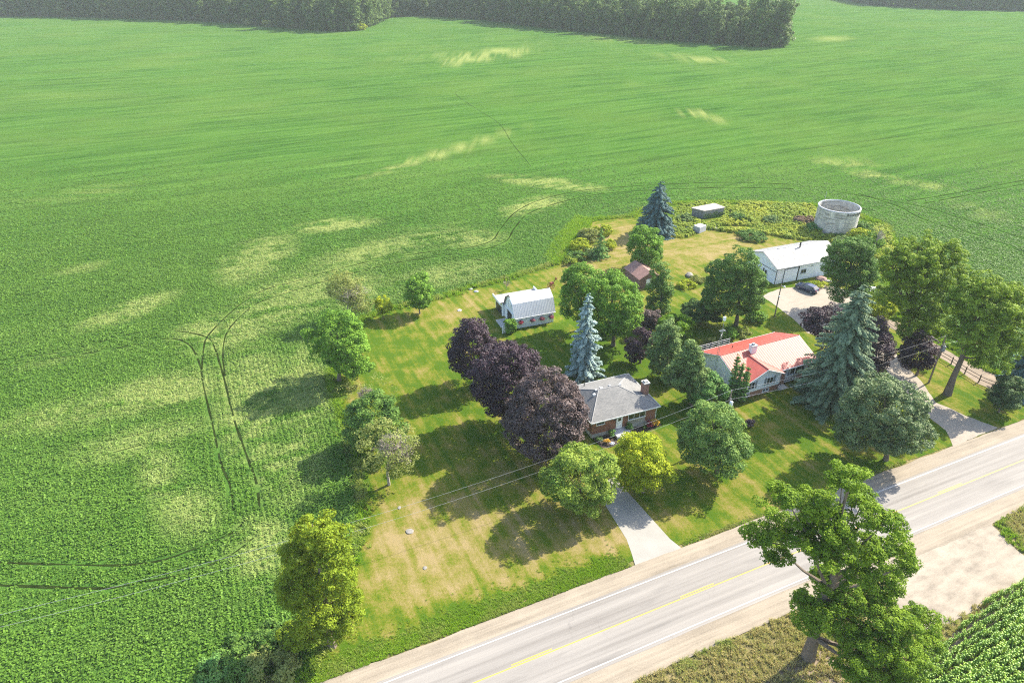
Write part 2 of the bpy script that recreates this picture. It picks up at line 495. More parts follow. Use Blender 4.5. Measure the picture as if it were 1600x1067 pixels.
class MB:
    def __init__(s):
        s.v, s.f = [], []
    def add(s, vs, fs):
        b = len(s.v)
        s.v += [tuple(map(float, x)) for x in vs]
        s.f += [tuple(i + b for i in q) for q in fs]
        return s
    def box(s, x0, x1, y0, y1, z0, z1):
        return s.add([(x0, y0, z0), (x1, y0, z0), (x1, y1, z0), (x0, y1, z0), (x0, y0, z1), (x1, y0, z1), (x1, y1, z1), (x0, y1, z1)],
                     [(3, 2, 1, 0), (4, 5, 6, 7), (0, 1, 5, 4), (1, 2, 6, 5), (2, 3, 7, 6), (3, 0, 4, 7)])
    def slab(s, pts, t):                  # polygon of 3-D points given thickness t downwards
        n = len(pts)
        vs = list(pts) + [(x, y, z - t) for x, y, z in pts]
        fs = [tuple(range(n)), tuple(range(2 * n - 1, n - 1, -1))]
        for i in range(n):
            j = (i + 1) % n
            fs.append((i, i + n, j + n, j))
        return s.add(vs, fs)
    def prism(s, poly, y0, y1):           # profile in x,z swept along y
        n = len(poly)
        vs = [(x, y0, z) for x, z in poly] + [(x, y1, z) for x, z in poly]
        fs = [tuple(range(n)), tuple(range(2 * n - 1, n - 1, -1))]
        for i in range(n):
            j = (i + 1) % n
            fs.append((i, i + n, j + n, j))
        return s.add(vs, fs)
    def tube(s, pts, r, n=6):
        pts = [Vector(p) for p in pts]
        rs = r if isinstance(r, (list, tuple)) else [r] * len(pts)
        vs, fs = [], []
        for i, p in enumerate(pts):
            d = (pts[min(i + 1, len(pts) - 1)] - pts[max(i - 1, 0)])
            d = d.normalized() if d.length > 1e-6 else Vector((0, 0, 1))
            a = d.orthogonal().normalized()
            if i:
                a = (pa - d * pa.dot(d))
                a = a.normalized() if a.length > 1e-5 else d.orthogonal().normalized()
            pa = a
            b = d.cross(a)
            for k in range(n):
                t = 2 * math.pi * k / n
                vs.append(p + (a * math.cos(t) + b * math.sin(t)) * rs[i])
        for i in range(len(pts) - 1):
            for k in range(n):
                k2 = (k + 1) % n
                fs.append((i * n + k, i * n + k2, (i + 1) * n + k2, (i + 1) * n + k))
        fs.append(tuple(range(n - 1, -1, -1)))
        fs.append(tuple(range((len(pts) - 1) * n, len(pts) * n)))
        return s.add(vs, fs)
    def build(s, name, mat=None, parent=None, fix=True):
        me = bpy.data.meshes.new(name)
        me.from_pydata(s.v, [], s.f)
        if fix:
            bm = bmesh.new()
            bm.from_mesh(me)
            bmesh.ops.recalc_face_normals(bm, faces=bm.faces)
            bm.to_mesh(me)
            bm.free()
        return link_mesh(name, me, mat, parent)

def pieces(mb, name, mat, parent):
    """each loose piece collected in mb becomes a part of its own"""
    par = list(range(len(mb.v)))
    def find(a):
        while par[a] != a:
            par[a] = par[par[a]]; a = par[a]
        return a
    for f in mb.f:
        for k in f[1:]:
            par[find(k)] = find(f[0])
    groups = {}
    for f in mb.f:
        groups.setdefault(find(f[0]), []).append(f)
    for fs in groups.values():
        ids = sorted({i for f in fs for i in f}); rm_ = {i: k for k, i in enumerate(ids)}
        q = MB(); q.v = [mb.v[i] for i in ids]; q.f = [tuple(rm_[i] for i in f) for f in fs]
        q.build(name, mat, parent)

def mesh_arrays(name, V, F, attrs=None, vattrs=None):
    """V (n,3), F (m,k) all faces with k corners."""
    me = bpy.data.meshes.new(name)
    V = np.ascontiguousarray(V, dtype=np.float32)
    F = np.ascontiguousarray(F, dtype=np.int32)
    me.vertices.add(len(V))
    me.vertices.foreach_set('co', V.ravel())
    m, k = F.shape
    me.loops.add(m * k)
    me.loops.foreach_set('vertex_index', F.ravel())
    me.polygons.add(m)
    me.polygons.foreach_set('loop_start', np.arange(0, m * k, k, dtype=np.int32))
    me.polygons.foreach_set('loop_total', np.full(m, k, dtype=np.int32))
    me.update(calc_edges=True)
    for nme, arr in (attrs or {}).items():
        a = me.attributes.new(nme, 'FLOAT', 'FACE')
        a.data.foreach_set('value', np.ascontiguousarray(arr, dtype=np.float32))
    for nme, arr in (vattrs or {}).items():
        a = me.attributes.new(nme, 'FLOAT', 'POINT')
        a.data.foreach_set('value', np.ascontiguousarray(arr, dtype=np.float32))
    me.validate()
    return me

def unit(a):
    return a / np.maximum(np.linalg.norm(a, axis=-1, keepdims=True), 1e-9)

def leaf_arrays(rng, C, Nn, size, aspect=0.6, droop=0.25):
    """one folded diamond leaf clump per row; returns verts (4n,3) and faces (n,4)"""
    n = len(C)
    r = rng.normal(size=(n, 3))
    t = unit(r - Nn * (r * Nn).sum(1, keepdims=True))
    b = np.cross(Nn, t)
    s = size[:, None]
    V = np.empty((n, 4, 3))
    V[:, 0] = C - t * s * 0.5
    V[:, 1] = C + b * s * aspect * 0.5 - Nn * s * droop * 0.5
    V[:, 2] = C + t * s * 0.5 - Nn * s * droop * 0.5
    V[:, 3] = C - b * s * aspect * 0.5 - Nn * s * droop * 0.5
    return V.reshape(-1, 3), np.arange(4 * n).reshape(n, 4)

# ------------------------------------------------------------------ trees
def fbm_dirs(rng, k=9):
    return unit(rng.normal(size=(k, 3))), rng.uniform(0.3, 1.0, k)

def crown_leaves(rng, lobes, leaf=0.30, clump=0.80, density=1.0, bump_=0.16, shell=0.50, up=0.55, flat=0.62, per=92):
    """lobes: list of (centre, radii). Clumps of leaves over each lobe's outer volume."""
    CC, LN, SZ, RN = [], [], [], []
    for li, (c, r) in enumerate(lobes):
        c = np.array(c, float); r = np.array(r, float)
        area = 4 * math.pi * ((r[0] * r[1]) ** 1.6 / 3 + (r[0] * r[2]) ** 1.6 / 3 + (r[1] * r[2]) ** 1.6 / 3) ** (1 / 1.6)
        nc = max(5, int(area / (clump * clump * 1.95) * density))
        d = unit(rng.normal(size=(nc, 3)))
        bd, ba = fbm_dirs(rng, 10)
        dots = np.clip(d @ bd.T, 0, 1) ** 6
        env = 1 - bump_ + 2.0 * bump_ * (dots * ba).max(1) - bump_ * 0.4 * rng.random(nc)
        rr = env * (1 - (1 - shell) * rng.random(nc) ** 2.2)
        p = c + d * r * rr[:, None]
        keep = np.ones(nc, bool)
        for lj, (c2, r2) in enumerate(lobes):
            if lj != li:
                keep &= (((p - np.array(c2)) / np.array(r2)) ** 2).sum(1) > 0.45
        keep &= p[:, 2] > 0.35
        if not keep.any():
            keep[:3] = True
            p[:, 2] = np.maximum(p[:, 2], 0.4)
        p, d = p[keep], d[keep]
        for q, dd in zip(p, d):
            cr = clump * rng.uniform(0.6, 1.35)
            k = int(per * rng.uniform(0.75, 1.25) * (cr / clump) ** 1.3)
            e = unit(rng.normal(size=(k, 3)) + dd * 0.5 + np.array([0, 0, 0.45]))
            pts = q + e * np.array([cr, cr, cr * flat]) * (0.72 + 0.34 * rng.random((k, 1)))
            nn = unit(e * 1.0 + np.array([0, 0, up]) + rng.normal(size=(k, 3)) * 0.55)
            CC.append(pts); LN.append(nn); SZ.append(leaf * rng.uniform(0.6, 1.35, k)); RN.append(np.clip(rng.normal(0.5, 0.2) + rng.normal(size=k) * 0.2, 0, 1))
    C = np.concatenate(CC); Nn = np.concatenate(LN); S = np.concatenate(SZ)
    ok = C[:, 2] > 0.15
    C, Nn, S = C[ok], Nn[ok], S[ok]
    V, F = leaf_arrays(rng, C, Nn, S)
    return V, F, np.concatenate(RN)[ok]

def trunk_mb(rng, base, lobes, r0, nlimb=7, fork=0.35, lean=None):
    """tapered trunk from base with limbs reaching into the lobes"""
    mb = MB()
    top = max(l[0][2] + l[1][2] * 0.35 for l in lobes)
    hi = max(lobes, key=lambda l: l[0][2])
    top = min(top, hi[0][2] + hi[1][2] * 0.3)
    cx, cy = (hi[0][0], hi[0][1]) if lean is None else lean
    zf = max(1.2, top * fork)
    b = np.array([base[0], base[1], 0.0])
    pts, rs = [], []
    for i, t in enumerate(np.linspace(0, 1, 7)):
        z = top * t
        k = max(0.0, (z - zf * 0.5) / max(top - zf * 0.5, 0.1))
        q = b + np.array([(cx - b[0]) * k, (cy - b[1]) * k, z]) + np.append(rng.normal(size=2) * 0.10 * top * 0.08 * (i > 0), 0)
        pts.append(q); rs.append(r0 * (1 - 0.88 * t) * (1.35 if i == 0 else 1))
    pts[0][2] = -0.1
    mb.tube(pts, rs, 8)
    for k in range(nlimb):
        l = lobes[k % len(lobes)]
        t = min(rng.uniform(fork, 0.8), max(0.12, (l[0][2] - 1.0) / top))
        i = int(t * 6); f = t * 6 - i
        st = pts[i] * (1 - f) + pts[min(i + 1, 6)] * f
        d = unit(rng.normal(size=3) + np.array([0, 0, 0.5]))
        en = np.array(l[0]) + d * np.array(l[1]) * 0.42
        mid = st * 0.5 + en * 0.5 + np.array([0, 0, -0.05 * np.linalg.norm(en - st)])
        rr = r0 * (1 - 0.88 * t) * 0.6
        mb.tube([st, mid, en], [rr, rr * 0.6, rr * 0.18], 5)
    return mb

def lobes_from_px(Y0, specs):
    """specs: (px, py, half width px, half height px, depth shift m) -> 3-D ellipsoids at their real depth"""
    out = []
    for sp in specs:
        px, py, rx, ry = sp[:4]
        dy = sp[4] if len(sp) > 4 else 0.0
        Y = Y0 + dy
        p = P3(px, py, Y)
        for _ in range(3):
            dep = cam_depth(p)
            a = math.atan2(CAM_H - p[2], p[1])
            rxm = rx * dep / FPX
            rym = ry * dep / FPX
            # vertical half extent seen from above at angle a, depth radius = width radius
            v2 = rym ** 2 - (rxm * math.sin(a)) ** 2
            rz = math.sqrt(v2) / math.cos(a) if v2 > (0.35 * rym) ** 2 else 0.55 * rym / math.cos(a)
        p[2] = max(p[2], rz * 0.72 + 0.1)
        out.append((p, np.array([rxm, rxm, rz])))
    return out

SEED = [100]
def tree(name, label, cat, base, specs, mat, r0=None, leaf=0.30, clump=0.80, density=1.0, group=None, trunk=True, nlimb=7, lean=None,
         bark=None, fork=0.35, **kw):
    SEED[0] += 1
    rng = np.random.default_rng(SEED[0])
    bx, by = G(*base)
    lobes = lobes_from_px(by, specs)
    root = empty(name, (bx, by, 0))
    tag(root, label, cat, group)
    off = np.array([bx, by, 0.0])
    V, F, rnd = crown_leaves(rng, lobes, leaf, clump, density, **kw)
    me = mesh_arrays('crown', V - off, F, {'rnd': rnd})
    link_mesh('crown', me, mat, root)
    if trunk:
        top = max(l[0][2] + l[1][2] for l in lobes)
        mb = trunk_mb(rng, (bx, by), lobes, r0 or 0.018 * top + 0.06, nlimb, fork, lean)
        mb.v = [(x - bx, y - by, z) for x, y, z in mb.v]
        mb.build('trunk', bark or M_BARK, root, fix=False)
    return root

def conifer_arrays(rng, h, r, leaf=0.34, tiers=None, per_m=30, droop=0.35, power=0.85, gap=0.0, ragged=0.2):
    """tiers of separate drooping boughs, each a plume of short needle sprays; local coords"""
    CC, NN, SZ, RN = [], [], [], []
    tiers = tiers or int(h / 0.62)
    for i in range(tiers):
        t = (i + 0.5) / tiers
        z = 0.25 + (h - 0.25) * t
        rr = r * (1 - t) ** power + 0.12
        nb = max(4, int(2 * math.pi * rr / 1.25))
        ph = rng.random() * 6.28
        for k in range(nb):
            if rng.random() < gap:
                continue
            a = ph + 6.283 * k / nb + rng.normal() * 0.25
            ln = rr * rng.uniform(1 - ragged * 1.5, 1 + ragged)
            zb = z + rng.normal() * 0.22
            m = max(5, int(per_m * ln * 1.25))
            u = rng.random(m) ** 0.62
            wd = 0.40 * ln ** 0.45 * (1.12 - u * 0.8)
            th = rng.random(m) * 6.283
            lat = np.cos(th) * wd * rng.random(m) ** 0.5
            ver = np.sin(th) * wd * 0.55 * rng.random(m) ** 0.5
            x = np.cos(a) * u * ln - np.sin(a) * lat
            y = np.sin(a) * u * ln + np.cos(a) * lat
            zz = zb - droop * (u ** 1.6) * ln * 0.6 + ver - np.abs(lat) * 0.35
            CC.append(np.stack([x, y, zz], 1))
            nn = np.stack([np.cos(a) * 0.45 - np.sin(a) * lat / wd * 0.7 + rng.normal(size=m) * 0.25, np.sin(a) * 0.45 + np.cos(a) * lat / wd * 0.7 + rng.normal(size=m) * 0.25, 0.55 + ver / wd * 0.9], 1)
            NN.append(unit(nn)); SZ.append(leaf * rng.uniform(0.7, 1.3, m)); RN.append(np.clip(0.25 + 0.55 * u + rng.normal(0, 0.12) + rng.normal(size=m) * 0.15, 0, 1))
    C = np.concatenate(CC); Nn = np.concatenate(NN); S = np.concatenate(SZ)
    C[:, 2] = np.maximum(C[:, 2], 0.1)
    V, F = leaf_arrays(rng, C, Nn, S, 0.5, 0.3)
    return V, F, np.concatenate(RN)

def conifer(name, label, cat, base, top_py, hw_px, mat, group=None, **kw):
    SEED[0] += 1
    rng = np.random.default_rng(SEED[0])
    bx, by = G(*base)
    h = height_at(base, top_py)
    dep = cam_depth((bx, by, h * 0.3))
    r = hw_px * dep / FPX
    root = empty(name, (bx, by, 0), rng.random() * 6)
    tag(root, label, cat, group)
    V, F, rnd = conifer_arrays(rng, h, r, **kw)
    link_mesh('crown', mesh_arrays('crown', V, F, {'rnd': rnd}), mat, root)
    MB().tube([(0, 0, -0.1), (0, 0, h * 0.5), (0, 0, h * 0.97)], [0.02 * h + 0.05, 0.012 * h, 0.02], 7).build('trunk', M_BARK, root, fix=False)
    return root

def twig_mb(rng, base, lobes, r0, levels=4, nb=4, fork=0.25):
    """branching bare limbs filling the lobes"""
    mb = MB()
    def grow(p, d, ln, r, lev):
        q = p + d * ln
        m = p * 0.5 + q * 0.5 + rng.normal(size=3) * ln * 0.06
        mb.tube([p, m, q], [r, r * 0.8, r * 0.62], 4 if lev < 2 else 3)
        if lev >= levels:
            return
        for _ in range(nb if lev else nb + 1):
            l = lobes[rng.integers(len(lobes))]
            tgt = np.array(l[0]) + unit(rng.normal(size=3)) * np.array(l[1]) * 0.95
            d2 = unit(unit(tgt - q) * 0.75 + d * 0.55 + rng.normal(size=3) * 0.35)
            if d2[2] < -0.1:
                d2[2] *= -0.5
            grow(p + (q - p) * rng.uniform(0.6, 1.0), unit(d2), ln * rng.uniform(0.6, 0.85), r * 0.6, lev + 1)
    h = max(l[0][2] + l[1][2] for l in lobes)
    grow(np.array([base[0], base[1], -0.05]), unit(np.array([rng.normal() * 0.06, rng.normal() * 0.06, 1])), h * fork, r0, 0)
    return mb

def thin_tree(name, label, cat, base, specs, mat, r0, leaf_density=0.35, levels=4, nb=3, leaf=0.3, fork=0.25, bark=None, per=26, group=None):
    SEED[0] += 1
    rng = np.random.default_rng(SEED[0])
    bx, by = G(*base)
    lobes = lobes_from_px(by, specs)
    root = empty(name, (bx, by, 0))
    tag(root, label, cat, group)
    mb = twig_mb(rng, (bx, by), lobes, r0, levels, nb, fork)
    mb.v = [(x - bx, y - by, z) for x, y, z in mb.v]
    mb.build('trunk', bark or M_TWIG, root, fix=False)
    if mat is not None:
        V, F, rnd = crown_leaves(rng, lobes, leaf, 0.8, leaf_density, shell=0.4, per=per)
        link_mesh('crown', mesh_arrays('crown', V - np.array([bx, by, 0]), F, {'rnd': rnd}), mat, root)
    return root

def bush(name, label, cat, base, hw_px, h_m, mat, leaf=0.28, clump=0.5, per=50, group=None, extra=()):
    """leafy shrub that stands on the ground at this pixel"""
    SEED[0] += 1
    rng = np.random.default_rng(SEED[0])
    bx, by = G(*base)
    dep = cam_depth((bx, by, 0))
    r = hw_px * dep / FPX
    root = empty(name, (bx, by, 0))
    tag(root, label, cat, group)
    lob = [(np.array([0, 0, h_m * 0.5]), np.array([r, r, h_m * 0.52]))]
    for (dx, dy, s) in extra:
        lob.append((np.array([dx, dy, h_m * 0.5 * s]), np.array([r * s, r * s, h_m * 0.5 * s])))
    V, F, rnd = crown_leaves(rng, lob, leaf, clump, 1.0, per=per)
    link_mesh('foliage', mesh_arrays('foliage', V, F, {'rnd': rnd}), mat, root)
    mb = MB()
    for k in range(5):
        a = rng.random() * 6.28
        mb.tube([(0, 0, -0.05), (math.cos(a) * r * 0.25, math.sin(a) * r * 0.25, h_m * 0.4), (math.cos(a) * r * 0.6, math.sin(a) * r * 0.6, h_m * 0.8)], [0.04, 0.03, 0.012], 4)
    mb.build('stem', M_BARK, root, fix=False)
    return root

# ------------------------------------------------------------------ scattering (crops, weeds, grass: what nobody could count)
def scatter(name, pts, scl, protos, idx=None, pale=None, rot=None, seed=1):
    rng = np.random.default_rng(seed)
    n = len(pts)
    me = bpy.data.meshes.new(name)
    me.vertices.add(n)
    me.vertices.foreach_set('co', np.ascontiguousarray(pts, dtype=np.float32).ravel())
    if rot is None:
        rot = np.stack([rng.normal(size=n) * 0.06, rng.normal(size=n) * 0.06, rng.random(n) * 6.283], 1)
    a = me.attributes.new('rot', 'FLOAT_VECTOR', 'POINT'); a.data.foreach_set('vector', np.ascontiguousarray(rot, dtype=np.float32).ravel())
    a = me.attributes.new('scl', 'FLOAT', 'POINT'); a.data.foreach_set('value', np.ascontiguousarray(scl, dtype=np.float32))
    a = me.attributes.new('pale', 'FLOAT', 'POINT'); a.data.foreach_set('value', np.ascontiguousarray(pale if pale is not None else np.zeros(n), dtype=np.float32))
    idx = rng.integers(len(protos), size=n) if idx is None else idx
    a = me.attributes.new('kindno', 'INT', 'POINT'); a.data.foreach_set('value', np.ascontiguousarray(idx, dtype=np.int32))
    o = link_mesh(name, me)
    ng = bpy.data.node_groups.new(name + '_scatter', 'GeometryNodeTree')
    ng.interface.new_socket('Geometry', in_out='INPUT', socket_type='NodeSocketGeometry')
    ng.interface.new_socket('Geometry', in_out='OUTPUT', socket_type='NodeSocketGeometry')
    gi, go = ng.nodes.new('NodeGroupInput'), ng.nodes.new('NodeGroupOutput')
    jn = ng.nodes.new('GeometryNodeJoinGeometry')
    def named(t, nm):
        x = ng.nodes.new('GeometryNodeInputNamedAttribute'); x.data_type = t; x.inputs['Name'].default_value = nm
        return x.outputs['Attribute']
    r_, s_, k_ = named('FLOAT_VECTOR', 'rot'), named('FLOAT', 'scl'), named('INT', 'kindno')
    for i, pr in enumerate(protos):
        oi = ng.nodes.new('GeometryNodeObjectInfo'); oi.inputs['Object'].default_value = pr
        cmp_ = ng.nodes.new('FunctionNodeCompare'); cmp_.data_type = 'INT'; cmp_.operation = 'EQUAL'
        ng.links.new(k_, cmp_.inputs[2]); cmp_.inputs[3].default_value = i
        ip = ng.nodes.new('GeometryNodeInstanceOnPoints')
        ng.links.new(gi.outputs[0], ip.inputs['Points'])
        ng.links.new(cmp_.outputs[0], ip.inputs['Selection'])
        ng.links.new(oi.outputs['Geometry'], ip.inputs['Instance'])
        ng.links.new(r_, ip.inputs['Rotation'])
        ng.links.new(s_, ip.inputs['Scale'])
        ng.links.new(ip.outputs[0], jn.inputs[0])
    ng.links.new(jn.outputs[0], go.inputs[0])
    md = o.modifiers.new('scatter', 'NODES'); md.node_group = ng
    tag(o, kind='stuff')
    return o

def proto(name, V, F, rnd, mat):
    me = mesh_arrays(name, V, F, {'rnd': rnd})
    me.materials.append(mat)
    return bpy.data.objects.new(name, me)

def dome_proto(name, seed, r, h, n, leaf, mat, aspect=0.75):
    rng = np.random.default_rng(seed)
    e = unit(rng.normal(size=(n, 3)) + np.array([0, 0, 0.5])); e[:, 2] = np.abs(e[:, 2])
    C = e * np.array([r, r, h]) * rng.uniform(0.75, 1.05, (n, 1))
    nn = unit(e * 0.5 + np.array([0, 0, 0.7]) + rng.normal(size=(n, 3)) * 0.35)
    V, F = leaf_arrays(rng, C, nn, leaf * rng.uniform(0.7, 1.3, n), aspect, 0.3)
    return proto(name, V, F, rng.random(n), mat)

def blade_proto(name, seed, n, h, spread, wdt, mat):
    rng = np.random.default_rng(seed)
    V, F = [], []
    for i in range(n):
        a = rng.random() * 6.283; q = rng.random() ** 0.5 * spread
        b = np.array([math.cos(a) * q, math.sin(a) * q, 0])
        a2 = rng.random() * 6.283; hh = h * rng.uniform(0.6, 1.2); ln = rng.uniform(0.2, 0.8) * hh
        d = np.array([math.cos(a2), math.sin(a2), 0]); s = np.array([-d[1], d[0], 0]) * wdt * 0.5
        m = b + d * ln * 0.35 + np.array([0, 0, hh * 0.65]); t = b + d * ln + np.array([0, 0, hh])
        k = len(V)
        V += [b - s, b + s, m + s * 0.8, m - s * 0.8, t, t]
        F += [(k, k + 1, k + 2, k + 3), (k + 3, k + 2, k + 4, k + 5)]
    return proto(name, np.array(V), np.array(F), np.repeat(rng.random(n), 2), mat)

def inside(poly, X, Y):
    """even-odd test of points against a polygon, vectorised"""
    r = np.zeros(X.shape, bool)
    n = len(poly)
    for i in range(n):
        x0, y0 = poly[i]; x1, y1 = poly[(i + 1) % n]
        c = ((y0 > Y) != (y1 > Y)) & (X < (x1 - x0) * (Y - y0) / ((y1 - y0) if y1 != y0 else 1e-9) + x0)
        r ^= c
    return r

def dist_poly(pl, X, Y, closed=False):
    D = np.full(X.shape, 1e9)
    m = len(pl)
    for i in range(m if closed else m - 1):
        (x0, y0), (x1, y1) = pl[i], pl[(i + 1) % m]
        dx, dy = x1 - x0, y1 - y0
        t = np.clip(((X - x0) * dx + (Y - y0) * dy) / max(dx * dx + dy * dy, 1e-9), 0, 1)
        D = np.minimum(D, np.hypot(X - x0 - t * dx, Y - y0 - t * dy))
    return D

def smooth_line(pts, step=1.2):
    """Catmull-Rom through ground points, resampled"""
    P = [np.array(p, float) for p in pts]
    P = [2 * P[0] - P[1]] + P + [2 * P[-1] - P[-2]]
    out = []
    for i in range(1, len(P) - 2):
        n = max(2, int(np.linalg.norm(P[i + 1] - P[i]) / step))
        for k in range(n):
            t = k / n
            out.append(0.5 * ((2 * P[i]) + (-P[i - 1] + P[i + 1]) * t + (2 * P[i - 1] - 5 * P[i] + 4 * P[i + 1] - P[i + 2]) * t * t + (-P[i - 1] + 3 * P[i] - 3 * P[i + 1] + P[i + 2]) * t ** 3))
    out.append(P[-2])
    return [(float(p[0]), float(p[1])) for p in out]

def vnoise(X, Y, scale, seed, octv=4):
    """value noise in numpy, 0..1"""
    rng = np.random.default_rng(seed)
    T = rng.random((256, 256))
    tot = np.zeros(np.shape(X)); amp = 1.0; s = 0.0
    for o in range(octv):
        x = X / scale * 2 ** o + 37.1 * o; y = Y / scale * 2 ** o + 11.7 * o
        xi, yi = np.floor(x).astype(int), np.floor(y).astype(int)
        fx, fy = x - xi, y - yi
        fx, fy = fx * fx * (3 - 2 * fx), fy * fy * (3 - 2 * fy)
        g = lambda a, b: T[a % 256, b % 256]
        v = g(xi, yi) * (1 - fx) * (1 - fy) + g(xi + 1, yi) * fx * (1 - fy) + g(xi, yi + 1) * (1 - fx) * fy + g(xi + 1, yi + 1) * fx * fy
        tot += v * amp; s += amp; amp *= 0.55
    return tot / s

def sheet(name, poly, z, mat, step=2.5, vattr=None, wob=0.0, seed=0):
    """flat polygon of ground at height z with inner vertices every `step` metres"""
    rng = np.random.default_rng(seed)
    bp = []
    for i in range(len(poly)):
        a, b = np.array(poly[i]), np.array(poly[(i + 1) % len(poly)])
        n = max(1, int(np.linalg.norm(b - a) / (0.6 if wob else step)))
        for k in range(n):
            q = a + (b - a) * k / n
            if wob:
                q = q + np.array([vnoise(q[0], q[1], 1.6, seed + 5) - 0.5, vnoise(q[0], q[1], 1.6, seed + 6) - 0.5]) * 2 * wob
            bp.append((float(q[0]), float(q[1])))
    xs = [p[0] for p in bp]; ys = [p[1] for p in bp]
    gx, gy = np.meshgrid(np.arange(min(xs), max(xs), step), np.arange(min(ys), max(ys), step))
    gx = gx.ravel() + 0.013; gy = gy.ravel() + 0.017
    ok = inside(bp, gx, gy) & (dist_poly(bp, gx, gy, True) > step * 0.4)
    inner = [(float(a), float(b)) for a, b in zip(gx[ok], gy[ok])]
    co = [Vector(p) for p in bp + inner]
    nb = len(bp)
    res = delaunay_2d_cdt(co, [], [list(range(nb))], 1, 1e-4)
    me = bpy.data.meshes.new(name)
    V = [(p[0], p[1], z) for p in res[0]]
    me.from_pydata(V, [], [tuple(f) for f in res[2]])
    if len(me.polygons) and me.polygons[0].normal.z < 0:
        me.flip_normals()
    A = np.array(V)
    for nm, fn in (vattr or {}).items():
        at = me.attributes.new(nm, 'FLOAT', 'POINT')
        at.data.foreach_set('value', np.ascontiguousarray(fn(A[:, 0], A[:, 1]), dtype=np.float32))
    o = link_mesh(name, me, mat)
    tag(o, kind='structure')
    return o

def px_poly(pts):
    return [G(*p) for p in pts]

# ================================================================== THE GROUND
def to_px(X, Y, Z=0.0):
    dz = Z - CAM_H
    dep = Y * math.cos(PITCH) - dz * math.sin(PITCH)
    dep = np.maximum(dep, 0.1)
    up = Y * math.sin(PITCH) + dz * math.cos(PITCH)
    return 800 + FPX * X / dep, 533.5 - FPX * up / dep

farm_px = [(478, 1062), (520, 950), (556, 850), (562, 800), (558, 740), (545, 690), (527, 640), (512, 592), (530, 540), (565, 499), (610, 482),
           (690, 463), (745, 446), (800, 433), (868, 410), (880, 390), (886, 365), (903, 346), (945, 341), (985, 338), (1002, 328), (1050, 317),
           (1120, 316), (1200, 317), (1270, 321), (1345, 337), (1385, 352), (1400, 380), (1395, 430), (1400, 490), (1480, 538), (1560, 585), (1640, 632)]
FARM = px_poly(farm_px) + [R(118, 44.3)]
FARM_ALL = FARM + [R(200, 44.3), R(200, -40), R(-60, -40), R(-60, 46.5), R(-4, 46.5)]

# field: pale (drought-curled) patches, laid out where the photo shows them
PALE = [(765, 86, 65, 7, -6, 1.0), (707, 97, 18, 5, 0, 0.9), (200, 487, 75, 13, -20, 0.9), (525, 352, 60, 10, -5, .85), (400, 405, 62, 28, -25, .75),
        (600, 390, 120, 20, -14, .6), (725, 372, 60, 14, 0, .65), (830, 322, 48, 11, -12, .8), (858, 286, 80, 8, 6, .85), (690, 240, 120, 6, -17, .55),
        (1095, 180, 38, 5, 10, .8), (1365, 275, 48, 7, 12, .6), (1320, 255, 50, 6, 4, .45), (1450, 290, 45, 6, 8, .4), (345, 520, 70, 28, -10, .75),
        (450, 470, 100, 34, -20, .75), (400, 640, 60, 90, 0, .7), (480, 610, 42, 70, 0, .65), (450, 725, 55, 60, 0, .65), (255, 612, 115, 28, -12, .65),
        (100, 650, 120, 24, -8, .35), (220, 690, 110, 24, -14, .36), (290, 795, 52, 48, 0, .42), (410, 840, 45, 32, 0, .55), (250, 745, 34, 50, 0, .45),
        (970, 62, 60, 4, 5, .35), (690, 88, 90, 4, -3, .2), (1290, 60, 40, 3, 5, .4), (1090, 92, 60, 4, 5, .45), (560, 455, 60, 30, 0, .5), (700, 430, 90, 16, -10, .6),
        (130, 420, 40, 8, -15, .35), (90, 560, 70, 10, -14, .2), (420, 880, 60, 40, 20, .5), (1530, 330, 50, 12, 15, .25), (120, 305, 90, 8, -12, .25)]

def pale_at(X, Y):
    px, py = to_px(X, Y, 0.3)
    v = np.zeros(np.shape(X))
    for cx, cy, rx, ry, a, s in PALE:
        a = rad(a)
        dx, dy = px - cx, py - cy
        u = (dx * math.cos(a) + dy * math.sin(a)) / rx
        t = (-dx * math.sin(a) + dy * math.cos(a)) / ry
        v = np.maximum(v, s * np.clip(1.35 - np.sqrt(u * u + t * t), 0, 1))
    s, n = toR(X, Y)
    nz = vnoise(s / 4.5, n, 2.4, 7, 5) * 0.6 + vnoise(X, Y, 1.4, 8, 3) * 0.4
    wide = vnoise(s / 3.0, n, 22.0, 9, 4)
    v = np.clip(v * 1.5, 0, 1) * np.clip(nz * 6.0 - 2.15, 0, 1.25) + 0.16 * np.clip(wide * 3 - 1.5, 0, 1) * np.clip(nz * 3 - 1.0, 0, 1)
    return np.clip(v, 0, 1)

# field surface: one grid, fine near the farm and coarse to the horizon
xs = np.concatenate([-np.geomspace(95, 3200, 34)[::-1], np.arange(-94, 141, 1.0), np.geomspace(142, 3300, 34)])
ys = np.concatenate([np.array([-400, -150, -40, 0]), np.arange(20, 216, 1.0), np.geomspace(217.5, 3600, 70)])
GX, GY = np.meshgrid(xs, ys)
ins = inside(FARM_ALL, GX, GY)
dd = dist_poly(FARM, GX, GY, True)
FZ = 0.30
zz = np.where(ins, -0.4, FZ * np.clip(dd / 0.9, 0, 1) + 0.02)
V = np.stack([GX.ravel(), GY.ravel(), zz.ravel()], 1)
ny, nx = GX.shape
ii = np.arange(ny * nx).reshape(ny, nx)
F = np.stack([ii[:-1, :-1].ravel(), ii[:-1, 1:].ravel(), ii[1:, 1:].ravel(), ii[1:, :-1].ravel()], 1)
fo = link_mesh('soybean_field', mesh_arrays('soybean_field', V, F, None, {'pale': pale_at(GX.ravel(), GY.ravel())}), M_FIELD)
fo.data.polygons.foreach_set('use_smooth', np.ones(len(F), bool))
tag(fo, kind='structure')

